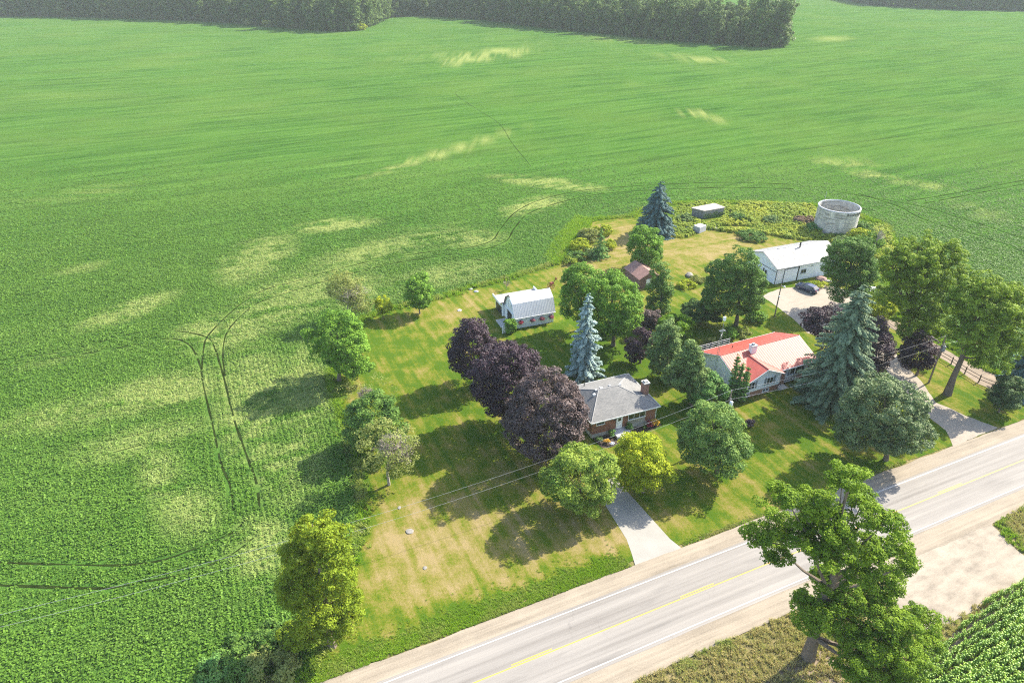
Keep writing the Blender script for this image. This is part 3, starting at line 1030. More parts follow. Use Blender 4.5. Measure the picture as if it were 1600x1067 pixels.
tag(MB().add([(-3200, -400, -0.06), (3300, -400, -0.06), (3300, 3600, -0.06), (-3200, 3600, -0.06)], [(0, 1, 2, 3)]).build('ground', M_GROUND), kind='structure')

# lawn: how dry the turf is, region by region
DRY = [(760, 850, 230, 110, .50), (620, 900, 90, 120, .30), (640, 600, 90, 80, .06), (700, 480, 110, 40, .32), (1120, 385, 150, 40, .52), (970, 370, 60, 40, .42), (950, 850, 60, 40, .35),
       (1200, 790, 120, 40, .25), (1090, 700, 60, 60, .12), (900, 430, 60, 30, .38), (1400, 590, 130, 60, .22), (1010, 455, 90, 50, .32), (600, 730, 60, 60, -.12), (600, 560, 50, 40, -.1),
       (930, 560, 110, 60, -.25), (1250, 650, 90, 40, .10), (1060, 470, 30, 30, -.2), (1230, 690, 160, 60, .05), (1300, 340, 200, 20, -.3), (1040, 340, 50, 20, -.2), (1080, 650, 40, 50, -.15)]
def dry_at(X, Y):
    px, py = to_px(X, Y)
    v = np.full(np.shape(X), 0.13)
    for cx, cy, rx, ry, s in DRY:
        v = v + s * np.exp(-(((px - cx) / rx) ** 2 + ((py - cy) / ry) ** 2) * 1.1)
    s, n = toR(X, Y)
    v = v - 0.75 * np.clip((47.2 - n + 2.5 * (vnoise(X, Y, 3.0, 41) - 0.5)) / 1.2, 0, 1) * np.clip((40 - s) / 6, 0, 1)
    v = v - 0.5 * np.clip(1.6 - dist_poly(FARM, X, Y, True), 0, 1) * (n > 50)
    return v
def back_at(X, Y):
    s, n = toR(X, Y)
    return np.clip((n - 112) / 6, 0, 1) * np.clip((s - 62) / 6, 0, 1)
sheet('lawn', FARM, 0.0, M_LAWN, 1.6, {'dry': dry_at, 'back': back_at}, 0.25, 3)

# road and its gravel
def strip(name, n0, n1, z, mat, s0=-160, s1=420, step=6.0, wob=0.0, seed=1):
    ss = np.arange(s0, s1, 1.2 if wob else step)
    a = n0 + (vnoise(ss, ss * 0 + seed, 3.0, seed) - 0.5) * 2 * wob
    b = n1 + (vnoise(ss, ss * 0 + seed + 9, 3.0, seed + 2) - 0.5) * 2 * wob
    V, F = [], []
    for i, s in enumerate(ss):
        V += [R(s, a[i], z), R(s, b[i], z)]
        if i:
            F.append((2 * i - 2, 2 * i, 2 * i + 1, 2 * i - 1))
    m = MB(); m.add(V, F)
    o = m.build(name, mat, fix=False)
    if o.data.polygons[0].normal.z < 0:
        o.data.flip_normals()
    return tag(o, kind='structure')
strip('gravel_shoulder', 41.0, 44.25, 0.020, M_GRAVEL, wob=0.28, seed=4)
strip('gravel_shoulder', 32.1, 35.6, 0.020, M_GRAVEL, wob=0.28, seed=8)
strip('road', 34.55, 42.10, 0.030, M_ASPH, wob=0.05, seed=12)
strip('white_edge_line', 41.69, 41.80, 0.034, M_LINEW)
strip('white_edge_line', 34.90, 35.01, 0.034, M_LINEW)
strip('yellow_centre_line', 38.20, 38.32, 0.034, M_LINEY)
for k in range(-9, 24):
    s = 37.1 + 20.2 * k
    strip('yellow_dash', 38.45, 38.57, 0.034, M_LINEY, s, s + 4.6, 1.5)

# drives, yard, pull-off
sheet('concrete_drive', [R(34.7, 43.4), R(41.6, 43.4), R(41.0, 46.0), R(40.6, 58.0), R(37.2, 58.0), R(36.2, 48.0), R(35.6, 46.0)], 0.012, M_PATH, 2.0)
sheet('farm_lane', px_poly([(1490, 697), (1560, 668), (1510, 650), (1462, 628), (1440, 596), (1405, 560), (1378, 520), (1352, 492), (1318, 470), (1290, 452), (1282, 470), (1310, 500), (1350, 530),
                            (1385, 580), (1420, 632), (1448, 650), (1478, 672)]), 0.008, M_YARD, 2.0, None, 0.25, 6)
sheet('gravel_yard', px_poly([(1190, 462), (1216, 452), (1250, 447), (1290, 445), (1330, 455), (1345, 480), (1320, 510), (1285, 528), (1262, 520), (1240, 499), (1212, 478)]), 0.014, M_YARD, 1.5, None, 0.3, 8)
sheet('pull_off', px_poly([(1405, 840), (1560, 795), (1552, 822), (1578, 850), (1615, 880), (1602, 912), (1545, 938), (1480, 975), (1440, 985), (1400, 960), (1385, 900)]), 0.006, M_PULL, 1.5, None, 0.35, 9)
sheet('fence_line_soil', px_poly([(1350, 478), (1376, 490), (1420, 512), (1480, 548), (1530, 575), (1575, 590), (1625, 625), (1600, 630), (1560, 612), (1528, 600), (1490, 572), (1440, 540), (1398, 516), (1352, 490)]),
      0.006, M_SOIL, 1.5, None, 0.3, 10)
sheet('tree_foot_soil', px_poly([(1180, 1067), (1225, 1040), (1275, 1015), (1330, 1020), (1360, 1075), (1330, 1110), (1180, 1110)]), -0.03, M_SOIL, 1.0, None, 0.35, 11)
sheet('bare_bank', px_poly([(330, 1075), (360, 1050), (410, 1034), (440, 1046), (470, 1066), (500, 1062), (490, 1090), (330, 1100)]), 0.004, M_SOIL, 0.8, None, 0.3, 13)

# wheel tracks pressed through the crop
TRACKS_PX = [
    [(-60, 586), (0, 578), (25, 563), (105, 551), (191, 528), (249, 519), (280, 520), (306, 524), (328, 532), (338, 551), (344, 570), (352, 598), (367, 659), (387, 716), (402, 759), (406, 797)],
    [(-40, 596), (0, 581), (89, 562), (175, 549), (236, 535), (274, 532), (296, 541), (307, 557), (314, 576), (320, 611), (335, 675), (346, 726), (360, 760), (366, 800)],
    [(316, 580), (319, 547), (325, 528), (351, 500), (379, 476), (414, 455), (452, 445), (512, 427), (587, 409), (670, 396), (726, 390), (767, 379), (782, 360), (805, 334), (842, 315), (895, 302), (944, 296), (1020, 291), (1130, 287), (1240, 290)],
    [(352, 590), (349, 554), (354, 525), (370, 503), (398, 479), (430, 466), (500, 444), (560, 427), (625, 412), (700, 401), (749, 394), (790, 379), (803, 360), (824, 337), (865, 321), (925, 307), (1000, 300), (1130, 295), (1240, 297)],
    [(-60, 881), (0, 882), (78, 884), (166, 886), (219, 884), (259, 877), (297, 863), (341, 846), (369, 832), (392, 806)],
    [(-60, 913), (0, 917), (84, 920), (144, 922), (187, 920), (225, 912), (281, 902), (331, 885), (369, 865), (397, 843)],
    [(-60, 746), (0, 734), (73, 716), (137, 700)], [(166, 692), (252, 672), (300, 653)], [(137, 721), (242, 692), (287, 680), (312, 668)],
    [(1417, 316), (1474, 307), (1597, 284), (1660, 272)], [(1442, 320), (1510, 307), (1597, 290), (1660, 279)],
    [(1340, 304), (1405, 325), (1426, 337), (1465, 353), (1528, 370), (1600, 397), (1660, 420)], [(1300, 300), (1440, 325), (1490, 340), (1560, 362), (1640, 392)],
    [(0, 300), (120, 282), (300, 255), (480, 222)], [(730, 140), (712, 148), (745, 172), (780, 195), (800, 225), (830, 262)], [(980, 276), (1120, 255), (1330, 225), (1600, 190)],
    [(0, 470), (120, 445), (260, 420)], [(420, 345), (560, 318), (720, 288), (850, 268)]]
TRACKS = [smooth_line(px_poly(t)) for t in TRACKS_PX]
FAINT = {6, 7, 8, 13, 14, 15, 16, 17}
tm = MB()
trng = np.random.default_rng(77)
for ti, t in enumerate(TRACKS):
    hw = 0.08 if ti in FAINT else 0.145
    vs, fs = [], []
    for i, p in enumerate(t):
        a, b = t[max(i - 1, 0)], t[min(i + 1, len(t) - 1)]
        dx, dy = b[0] - a[0], b[1] - a[1]
        l = math.hypot(dx, dy) or 1
        far = 1 + (0 if ti in FAINT else max(0, p[1] - 120) / 200)
        wv = hw * (0.1 + 1.7 * float(vnoise(p[0], p[1], 3.0, 30 + ti % 5))) * far
        vs += [(p[0] - dy / l * wv, p[1] + dx / l * wv, FZ + 0.045), (p[0] + dy / l * wv, p[1] - dx / l * wv, FZ + 0.045)]
        if i and float(vnoise(p[0], p[1], 2.2, 90 + ti)) > 0.27:
            fs.append((2 * i - 2, 2 * i - 1, 2 * i + 1, 2 * i))
    tm.add(vs, fs)
M_TRACK = simple('crushed_crop_soil_and_gap_shade', (0.016, 0.026, 0.006), 1.0, 0.6, 0.8, spec=0.0)  # crushed crop and soil, darkened to paint in the shade between plants
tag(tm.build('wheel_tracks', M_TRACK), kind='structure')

# soybean plants over the nearer field
def frustum(X, Y, m=320):
    px, py = to_px(X, Y)
    return (px > -m) & (px < 1600 + m) & (py < 1067 + 0.25 * m)
rng = np.random.default_rng(5)
YMAX = 235.0
ss, nn_ = np.meshgrid(np.arange(-110, 330, 0.46), np.arange(30, 300, 0.72))
ss, nn_ = ss.ravel(), nn_.ravel()
hx, hy = R(ss, nn_)
head = ss < 12 - 0.02 * nn_                       # the headland beside the lawn is drilled across the other rows
head = head & (nn_ < 112) & (ss > -9)
mss, mnn = np.meshgrid(np.arange(-9, 13, 0.72), np.arange(30, 112, 0.46))
ss = np.concatenate([ss[~head], mss.ravel()]); nn_ = np.concatenate([nn_[~head], mnn.ravel()])
k2 = np.ones(len(ss), bool)
ss = ss + rng.normal(size=len(ss)) * 0.07; nn_ = nn_ + rng.normal(size=len(ss)) * 0.07
X, Y = R(ss, nn_)
k2 = (Y < YMAX) & frustum(X, Y) & (rng.random(len(X)) > np.clip((Y - 120) / 115, 0, 1) ** 1.5)
X, Y = X[k2], Y[k2]
k2 = ~inside(FARM_ALL, X, Y)
X, Y = X[k2], Y[k2]
dmin = dist_poly(FARM, X, Y, True)
k2 = dmin > 0.25
X, Y, dmin = X[k2], Y[k2], dmin[k2]
keepT = np.ones(len(X), bool)
for ti, t in enumerate(TRACKS):
    tt = t[::2]
    tx = [p[0] for p in tt]; ty = [p[1] for p in tt]
    near = (X > min(tx) - 1) & (X < max(tx) + 1) & (Y > min(ty) - 1) & (Y < max(ty) + 1)
    if near.any():
        idx_ = np.where(near)[0]
        d_ = dist_poly(tt, X[idx_], Y[idx_])
        lim = (0.16 if ti in FAINT else 0.32) * (1 + np.clip(Y[idx_] - 90, 0, 120) / 90) * (0.5 + vnoise(X[idx_], Y[idx_], 2.0, 60 + ti))
        keepT[idx_] &= d_ > lim
X, Y, dmin = X[keepT], Y[keepT], dmin[keepT]
pl = np.clip(pale_at(X, Y) * rng.uniform(0.3, 1.45, len(X)), 0, 1)
vig = vnoise(X, Y, 7.0, 17, 4)
Z = FZ * np.clip(dmin / 0.9, 0, 1)
scl_ = rng.uniform(0.75, 1.25, len(X)) * (0.82 + 0.4 * vig) * (1 - 0.18 * pl) * (1 - np.clip((Y - 120) / 230, 0, 0.5))
soyp = [dome_proto('soybean_plant', 900 + k, 0.42, 0.40, 26, 0.23, M_SOY) for k in range(4)]
scatter('soybean_plants', np.stack([X, Y, Z - 0.06], 1), scl_, soyp, pale=pl, seed=3)
print('soy plants', len(X))

# corn in the near corner, rows along the road
cp = []
for k in range(4):
    crng = np.random.default_rng(40 + k)
    V, F, rn = [], [], []
    for j in range(13):
        a = (0 if j % 2 else math.pi) + crng.normal() * 0.45
        z0 = 0.35 + 1.55 * j / 13
        ln = 0.58 * (1 - 0.35 * abs(j / 13 - 0.5)); d = np.array([math.cos(a), math.sin(a), 0]); s = np.array([-d[1], d[0], 0]) * 0.055
        pr = [np.array([0, 0, z0]), d * ln * 0.35 + np.array([0, 0, z0 + 0.38]), d * ln * 0.7 + np.array([0, 0, z0 + 0.38]), d * ln + np.array([0, 0, z0 + 0.08])]
        ws = [0.7, 1.15, 0.9, 0.08]
        b = len(V)
        for p_, w_ in zip(pr, ws):
            V += [p_ - s * w_, p_ + s * w_]
        for q in range(3):
            F.append((b + 2 * q, b + 2 * q + 1, b + 2 * q + 3, b + 2 * q + 2)); rn.append(crng.random())
    b = len(V)
    V += [np.array(p_) for p_ in ((-.02, 0, 0), (.02, 0, 0), (.012, 0, 2.1), (-.012, 0, 2.1), (0, -.02, 0), (0, .02, 0), (0, .012, 2.1), (0, -.012, 2.1))]
    F += [(b, b + 1, b + 2, b + 3), (b + 4, b + 5, b + 6, b + 7)]; rn += [0.8, 0.8]
    cp.append(proto('corn_plant', np.array(V), np.array(F), np.array(rn), M_CORN))
CORN = px_poly([(1395, 1085), (1430, 1035), (1475, 1003), (1540, 941), (1610, 908), (1700, 880)]) + [G(1800, 1000), G(1800, 1190), G(1390, 1190)]
sheet('corn_field_soil', CORN, -0.02, M_SOIL, 2.0, None, 0.3, 15)
rng = np.random.default_rng(6)
cs, cn = np.meshgrid(np.arange(30, 110, 0.17), np.arange(5, 36, 0.92))
cs = cs.ravel() + rng.normal(size=cs.size) * 0.04; cn = cn.ravel() + rng.normal(size=cs.size) * 0.04
X, Y = R(cs, cn)
k2 = inside(CORN, X, Y) & (to_px(X, Y)[0] < 1700) & (to_px(X, Y)[1] < 1150)
X, Y = X[k2], Y[k2]
edge = np.clip(dist_poly(CORN, X, Y, True) / 3.0, 0, 1)
rz = np.stack([rng.normal(size=len(X)) * 0.08, rng.normal(size=len(X)) * 0.08, RA + rng.normal(size=len(X)) * 0.5], 1)
scatter('corn_plants', np.stack([X, Y, X * 0 - 0.02], 1), (0.55 + 0.4 * edge) * rng.uniform(0.85, 1.15, len(X)), cp, rot=rz, seed=4)
print('corn', len(X))

# rough grass along the field edge, the road verge, round the far corner
tuft = [blade_proto('grass_tuft', 60 + k, 26, 0.42, 0.28, 0.055, M_VERGE) for k in range(3)]
rng = np.random.default_rng(8)
PX, PY, PS, PP = [], [], [], []
def add_tufts(X, Y, sc, pale):
    PX.append(X); PY.append(Y); PS.append(sc); PP.append(pale)
# field margin
bx = np.concatenate([np.linspace(FARM[i][0], FARM[i + 1][0], max(2, int(math.dist(FARM[i], FARM[i + 1]) / 0.05))) for i in range(len(FARM) - 2)])
by = np.concatenate([np.linspace(FARM[i][1], FARM[i + 1][1], max(2, int(math.dist(FARM[i], FARM[i + 1]) / 0.05))) for i in range(len(FARM) - 2)])
bx = bx + rng.normal(size=len(bx)) * 0.55; by = by + rng.normal(size=len(bx)) * 0.55
px_, py_ = to_px(bx, by)
ok = (px_ > 450) & (px_ < 1650) & (py_ < 1080)
add_tufts(bx[ok], by[ok], rng.uniform(0.7, 1.5, ok.sum()), np.clip(vnoise(bx[ok], by[ok], 3, 4) * 1.5 - 0.6, 0, 0.6))
# bright strip beside the wild corner, thick green growth
q = rng.random((5200, 2))
c1 = px_poly([(862, 416), (905, 395), (925, 345), (900, 338), (868, 372), (850, 405)])
xs_ = np.array([p[0] for p in c1]); ys_ = np.array([p[1] for p in c1])
X = xs_.min() + q[:, 0] * np.ptp(xs_); Y = ys_.min() + q[:, 1] * np.ptp(ys_)
k2 = inside(c1, X, Y)
add_tufts(X[k2], Y[k2], rng.uniform(0.9, 1.7, k2.sum()), np.zeros(k2.sum()))
# road verges
s = rng.uniform(-4, 34.5, 5200); n = 44.3 + np.abs(rng.normal(size=5200)) * 1.3
X, Y = R(s, n); add_tufts(X, Y, rng.uniform(0.25, 0.5, len(X)), np.clip(vnoise(X, Y, 2, 5) - 0.4, 0, 0.3))
s = rng.uniform(41.8, 79, 1500); n = 44.4 + np.abs(rng.normal(size=1500)) * 0.3
X, Y = R(s, n); add_tufts(X, Y, rng.uniform(0.2, 0.4, len(X)), np.clip(vnoise(X, Y, 2, 5) * 1.4 - 0.2, 0, 0.8))
# the rough bank under the roadside maple and the corner by the pull-off
vp = [px_poly([(985, 1068), (1110, 1010), (1240, 956), (1292, 940), (1345, 960), (1380, 1000), (1400, 1067), (1370, 1110), (980, 1110)]),
      px_poly([(1553, 818), (1600, 788), (1650, 775), (1680, 850), (1610, 868), (1575, 848)]),
      px_poly([(1420, 1010), (1470, 975), (1540, 935), (1600, 905), (1605, 916), (1545, 948), (1478, 1008), (1425, 1045)])]
for i, poly in enumerate(vp):
    xs_ = np.array([p[0] for p in poly]); ys_ = np.array([p[1] for p in poly])
    m = int(np.ptp(xs_) * np.ptp(ys_) * (9 if i != 2 else 5))
    X = xs_.min() + rng.random(m) * np.ptp(xs_); Y = ys_.min() + rng.random(m) * np.ptp(ys_)
    k2 = inside(poly, X, Y); X, Y = X[k2], Y[k2]
    add_tufts(X, Y, rng.uniform(0.5, 1.1, len(X)), np.clip(vnoise(X, Y, 3.0, 21, 4) * 3.2 - 0.55, 0, 1))
X, Y = np.concatenate(PX), np.concatenate(PY)
scatter('rough_grass', np.stack([X, Y, X * 0 - 0.03], 1), np.concatenate(PS), tuft, pale=np.concatenate(PP), seed=6)
print('tufts', len(X))

# the wild corner: waist-high weeds and goldenrod round the old silo
WEED = px_poly([(1052, 372), (1050, 350), (1062, 322), (1100, 317), (1200, 318), (1268, 322), (1285, 345), (1345, 350), (1385, 355), (1398, 385), (1385, 410), (1340, 392), (1300, 380), (1268, 378), (1240, 374), (1190, 366), (1150, 364), (1100, 358), (1075, 372)])
xs_ = np.array([p[0] for p in WEED]); ys_ = np.array([p[1] for p in WEED])
rng = np.random.default_rng(12)
m = 9500
X = xs_.min() + rng.random(m) * np.ptp(xs_); Y = ys_.min() + rng.random(m) * np.ptp(ys_)
SILO = (79.6, 159.6)
k2 = inside(WEED, X, Y) & (np.hypot(X - SILO[0], Y - SILO[1]) > 5.1) & (vnoise(X, Y, 5.0, 51, 4) > 0.36)
b0 = G(1105, 340); k2 &= np.hypot(X - 50.5, Y - 170) > 4.6
b1 = G(1093, 362); k2 &= np.hypot(X - b1[0], (Y - b1[1])) > 1.6
b2 = G(1150, 356); k2 &= np.hypot((X - b2[0]) / 5, (Y - b2[1]) / 1.6) > 1
X, Y = X[k2], Y[k2]
wp = [dome_proto('weed_plant', 300 + k, 0.46, 0.85, 34, 0.34, M_WEED, 0.55) for k in range(4)]
hh = 0.55 + 0.9 * vnoise(X, Y, 6.0, 52, 4)
scatter('weeds', np.stack([X, Y, X * 0 - 0.02], 1), hh * rng.uniform(0.7, 1.2, len(X)), wp, pale=np.clip(vnoise(X, Y, 5.0, 53, 4) * 4.5 - 2.0, 0, 0.9) * rng.uniform(0.4, 1, len(X)), seed=7)

# ================================================================== BUILDINGS
def window(parent, cx, y, z0, z1, wd, panes=2, frame=0.07, mat=None, axis='x', sgn=-1, name='window'):
    """framed window on a wall facing -y (axis x) or -x (axis y); panes are its sub-parts"""
    fr, out = MB(), 0.06
    x0, x1 = cx - wd / 2, cx + wd / 2
    def bx(m, a0, a1, d0, d1, c0, c1):
        if axis == 'x':
            m.box(a0, a1, y + sgn * d1, y + sgn * d0, c0, c1) if sgn < 0 else m.box(a0, a1, y + d0, y + d1, c0, c1)
        else:
            m.box(y + sgn * d1, y + sgn * d0, a0, a1, c0, c1) if sgn < 0 else m.box(y + d0, y + d1, a0, a1, c0, c1)
    bx(fr, x0, x1, 0.0, out, z1 - frame, z1)
    bx(fr, x0 - 0.05, x1 + 0.05, 0.0, out + 0.05, z0 - 0.03, z0 + frame)
    bx(fr, x0, x0 + frame, 0.0, out, z0 + frame, z1 - frame)
    bx(fr, x1 - frame, x1, 0.0, out, z0 + frame, z1 - frame)
    pw = (wd - frame * (panes + 1)) / panes
    for k in range(1, panes):
        xx = x0 + k * (pw + frame)
        bx(fr, xx, xx + frame, 0.0, out, z0 + frame, z1 - frame)
    f = fr.build(name, mat or M_WTRIM, parent)
    for k in range(panes):
        xx = x0 + frame + k * (pw + frame)
        g = MB(); bx(g, xx, xx + pw, -0.01, 0.02, z0 + frame, z1 - frame)
        g.build('pane', M_GLASS, f)
    return f

# ---- brick bungalow
H1 = empty('brick_house', (11.2, 77.2, 0), rad(21.8))
tag(H1, 'single-storey red brick bungalow with grey hipped shingle roof beside the copper maples', 'house')
Lh, Dh = 11.4, 9.4
MB().box(0.45, 10.95, 0.45, 8.95, -0.1, 0.62).build('foundation', M_CONC, H1)
MB().box(0.47, 10.93, 0.47, 8.93, 0.62, 2.98).build('wall', M_BRICK, H1)
rf = MB()
e = [(0, 0, 3.06), (Lh, 0, 3.06), (Lh, Dh, 3.06), (0, Dh, 3.06)]
r0_, r1_ = (3.5, 4.7, 4.95), (6.7, 4.7, 4.95)
rf.add(e + [r0_, r1_], [(0, 1, 5, 4), (1, 2, 5), (2, 3, 4, 5), (3, 0, 4), (3, 2, 1, 0)])
roof1 = rf.build('roof', M_SHINGLE, H1)
M_RIDGE = simple('ridge_cap_shingles', (0.25, 0.245, 0.235), 0.9, 0.12, 3)
cap = MB()
for a, b in ((e[0], r0_), (e[3], r0_), (e[1], r1_), (e[2], r1_), (r0_, r1_)):
    cap.tube([Vector(a) + Vector((0, 0, -0.03)), Vector(b) + Vector((0, 0, -0.03))], 0.085, 5)
pieces(cap, 'ridge_cap', M_RIDGE, roof1)
fa = MB()
fa.box(-0.03, Lh + 0.03, -0.05, -0.01, 2.90, 3.07); fa.box(-0.03, Lh + 0.03, Dh + 0.01, Dh + 0.05, 2.90, 3.07)
fa.box(-0.05, -0.01, -0.01, Dh + 0.01, 2.90, 3.07); fa.box(Lh + 0.01, Lh + 0.05, -0.01, Dh + 0.01, 2.90, 3.07)
pieces(fa, 'gutter', M_WTRIM, H1)
MB().tube([(10.97, 0.3, 2.95), (11.0, 0.4, 2.7), (11.0, 0.4, 0.1), (11.25, 0.25, 0.03)], 0.05, 6).build('downspout', M_WTRIM, H1)
ch = MB(); ch.box(10.25, 11.1, 2.95, 3.85, 0.0, 5.25).build('chimney', M_BRICK2, H1)
cc = MB(); cc.box(10.17, 11.18, 2.87, 3.93, 5.25, 5.42); cc.box(10.4, 10.95, 3.1, 3.7, 5.42, 5.62); pieces(cc, 'chimney_cap', M_CONC, H1)
def on_roof1(x, y):
    return 3.06 + 1.89 * min(x / 3.5 if x < 3.5 else 1, (Lh - x) / 4.7 if x > 6.7 else 1, y / 4.7, (Dh - y) / 4.7)
for k, (x, y, mt, hh) in enumerate([(4.2, 5.2, M_WTRIM, .16), (3.2, 4.9, M_GREYT, .14), (5.7, 5.3, M_GREYT, .14), (7.2, 4.9, M_GREYT, .14), (2.6, 4.3, M_WTRIM, .24)]):
    z = on_roof1(x, y)
    MB().box(x - 0.17, x + 0.17, y - 0.17, y + 0.17, z - 0.08, z + hh).build('roof_vent', mt, H1)
MB().tube([(2.9, 8.0, on_roof1(2.9, 8.0) - 0.1), (2.9, 8.0, on_roof1(2.9, 8.0) + 0.55)], 0.075, 8).build('vent_pipe', M_DARK, H1)
dr = MB(); dr.box(4.35, 5.35, 0.37, 0.465, 0.62, 2.80); d1 = dr.build('door', M_WTRIM, H1)
MB().box(4.62, 5.08, 0.35, 0.37, 1.95, 2.45).build('pane', M_GLASS, d1)
MB().tube([(4.5, 0.37, 1.55), (4.5, 0.31, 1.55)], 0.035, 6).build('handle', M_DARK, d1)
window(H1, 7.75, 0.46, 1.55, 2.85, 2.9, 3)
window(H1, 1.75, 0.46, 2.05, 2.80, 1.35, 1)
MB().box(6.3, 9.2, 0.40, 0.465, 0.64, 1.50).build('stone_panel', M_STONEV, H1)
MB().box(3.75, 6.15, -1.25, 0.44, -0.05, 0.48).build('porch_step', M_STEP, H1)
MB().box(4.1, 5.8, -1.75, -1.26, -0.05, 0.24).build('lower_step', M_STEP, H1)
MB().box(4.0, 4.2, 0.36, 0.465, 2.2, 2.5).build('porch_light', M_DARK, H1)

# ---- white house with red roof
A2 = rad(23.9)
H2 = empty('white_house', (30.9, 96.5, 0), A2)
tag(H2, 'long white sided house with red metal roof and front cross gable', 'house')
LL = 16.2
MB().box(0.4, 15.8, -9.55, -0.4, -0.1, 1.0).build('brick_base', M_BRICK2, H2)
MB().box(1.40, 8.0, -10.35, -9.552, -0.1, 1.0).build('brick_base', M_BRICK2, H2)
wl = MB()
wl.add([(x, y, z) for x in (0.38, 15.82) for y, z in ((-9.57, 1.0), (-0.38, 1.0), (-0.38, 3.16), (-5.0, 5.08), (-9.57, 3.16))],
       [(0, 1, 2, 3, 4), (9, 8, 7, 6, 5), (0, 5, 6, 1), (1, 6, 7, 2), (2, 7, 8, 3), (3, 8, 9, 4), (4, 9, 5, 0)])
wl.build('wall', M_WHITE, H2)
wg = MB(); wg.prism([(1.38, 1.0), (8.02, 1.0), (8.02, 3.1), (4.7, 4.62), (1.38, 3.1)], -10.37, -9.0); wg.build('gable_wall', M_WHITE, H2)
lapm = MB()
for k in range(14):
    z = 1.05 + k * 0.15
    lapm.box(1.38, 8.02, -10.385, -10.371, z + 0.12, z + 0.145)
    lapm.box(8.03, 15.82, -9.585, -9.571, z + 0.12, z + 0.145)
    lapm.box(0.365, 0.379, -9.57, -0.38, z + 0.12, z + 0.145)
tag(lapm.build('siding_laps', M_WTRIM, H2), kind='stuff')
zr, ze = 5.28, 3.20
def plane_slab(parent, name, pts, t, mat):
    return MB().slab(pts, t).build(name, mat, parent)
rb = plane_slab(H2, 'roof', [(0, 0, ze), (LL, 0, ze), (LL, -5, zr), (0, -5, zr)], 0.10, M_REDMETAL)
# front slope stops at the valleys of the cross gable
gz = 4.86; gy = -10 + (gz - ze) / (zr - ze) * 5
xl, xr, xm = 0.95, 8.45, 4.7
rfm = plane_slab(H2, 'roof', [(0, -10, ze), (xl, -10, ze), (xm, gy, gz), (xr, -10, ze), (LL, -10, ze), (LL, -5.001, zr), (0, -5.001, zr)], 0.10, M_REDMETAL)
g1 = plane_slab(H2, 'gable_roof', [(xl, -10.85, ze), (xm, -10.85, gz), (xm, gy, gz + 0.003), (xl, -10.0, ze + 0.003)], 0.09, M_REDMETAL)
g2 = plane_slab(H2, 'gable_roof', [(xm + 0.002, -10.85, gz), (xr, -10.85, ze), (xr, -10.0, ze + 0.003), (xm + 0.002, gy, gz + 0.003)], 0.09, M_REDMETAL)
def ribs(parent, pts0, pts1, n, r, mat, clip=None):
    m = MB()
    for k in range(n + 1):
        t = k / n
        a = Vector(pts0[0]).lerp(Vector(pts0[1]), t); b = Vector(pts1[0]).lerp(Vector(pts1[1]), t)
        if clip:
            a, b = clip(a, b)
            if a is None:
                continue
        m.tube([a, b], r, 4)
    return tag(m.build('roof_ribs', mat, parent), kind='stuff')
ribs(rb, [(0.05, 0, ze), (LL - .05, 0, ze)], [(0.05, -5, zr), (LL - .05, -5, zr)], 36, 0.035, M_REDMETAL)
def cl(a, b):
    if xl < a.x < xr:
        f = 1 - abs(a.x - xm) / (xm - xl if a.x < xm else xr - xm)
        a = Vector((a.x, -10 + (gy + 10) * f, ze + (gz - ze) * f))
    return a, b
ribs(rfm, [(0.05, -10, ze), (LL - .05, -10, ze)], [(0.05, -5, zr), (LL - .05, -5, zr)], 36, 0.03, M_REDMETAL, cl)
rc = MB()
rc.tube([(0, -5, zr + .01), (LL, -5, zr + .01)], 0.09, 6); rc.tube([(xm, -10.85, gz + .01), (xm, gy, gz + .02)], 0.08, 6)
rc.tube([(xl, -10, ze + .02), (xm, gy, gz + .02), (xr, -10, ze + .02)], 0.05, 5)
pieces(rc, 'ridge_cap', M_REDMETAL, H2)
tr = MB()
tr.box(-0.04, LL + 0.04, 0.0, 0.06, 3.0, 3.19); tr.box(xr + 0.02, LL + 0.04, -10.07, -10.01, 3.0, 3.19)
for xx in (xl - 0.02, xr + 0.02):
    tr.tube([(xx, -10.87, ze - .10), (xm, -10.87, gz - .10)], 0.075, 4)
for xx in (-0.02, LL + 0.02):
    tr.tube([(xx, -10, ze - .10), (xx, -5, zr - .10), (xx, 0, ze - .10)], 0.075, 4)
pieces(tr, 'fascia', M_WTRIM, H2)
zc = ze + (10 - 5.7) * (zr - ze) / 5
chm = MB(); chm.box(5.35, 6.35, -6.1, -5.3, 4.6, 6.1); chm.build('chimney', M_WHITE, H2)
cp2 = MB(); cp2.box(5.27, 6.43, -6.18, -5.22, 6.1, 6.22); cp2.box(5.65, 6.05, -5.85, -5.5, 6.22, 6.5); pieces(cp2, 'chimney_cap', M_GREYT, H2)
MB().tube([(4.6, -2.6, 4.1), (4.6, -2.6, 4.75)], 0.07, 7).build('vent_pipe', M_DARK, H2)
def shutter(x, y, z0, z1):
    s = MB(); s.box(x, x + 0.36, y - 0.05, y, z0, z1)
    for k in range(8):
        zz = z0 + 0.06 + k * (z1 - z0 - 0.1) / 8
        s.box(x + 0.04, x + 0.32, y - 0.07, y - 0.05, zz, zz + 0.06)
    s.build('shutter', M_GREYT, H2)
yg, ym = -10.372, -9.572
window(H2, 2.3, yg, 1.55, 2.85, 1.3, 2); shutter(3.02, yg, 1.5, 2.9)
window(H2, 5.95, yg, 1.55, 2.85, 1.35, 2); shutter(4.86, yg, 1.5, 2.9); shutter(6.68, yg, 1.5, 2.9)
window(H2, 1.9, -10.352, 0.3, 0.85, 0.7, 1); window(H2, 5.5, -10.352, 0.3, 0.85, 1.3, 2)
window(H2, 11.35, ym, 1.5, 2.9, 1.0, 1); window(H2, 12.9, ym, 1.35, 2.95, 1.9, 1); shutter(10.4, ym, 1.45, 2.95)
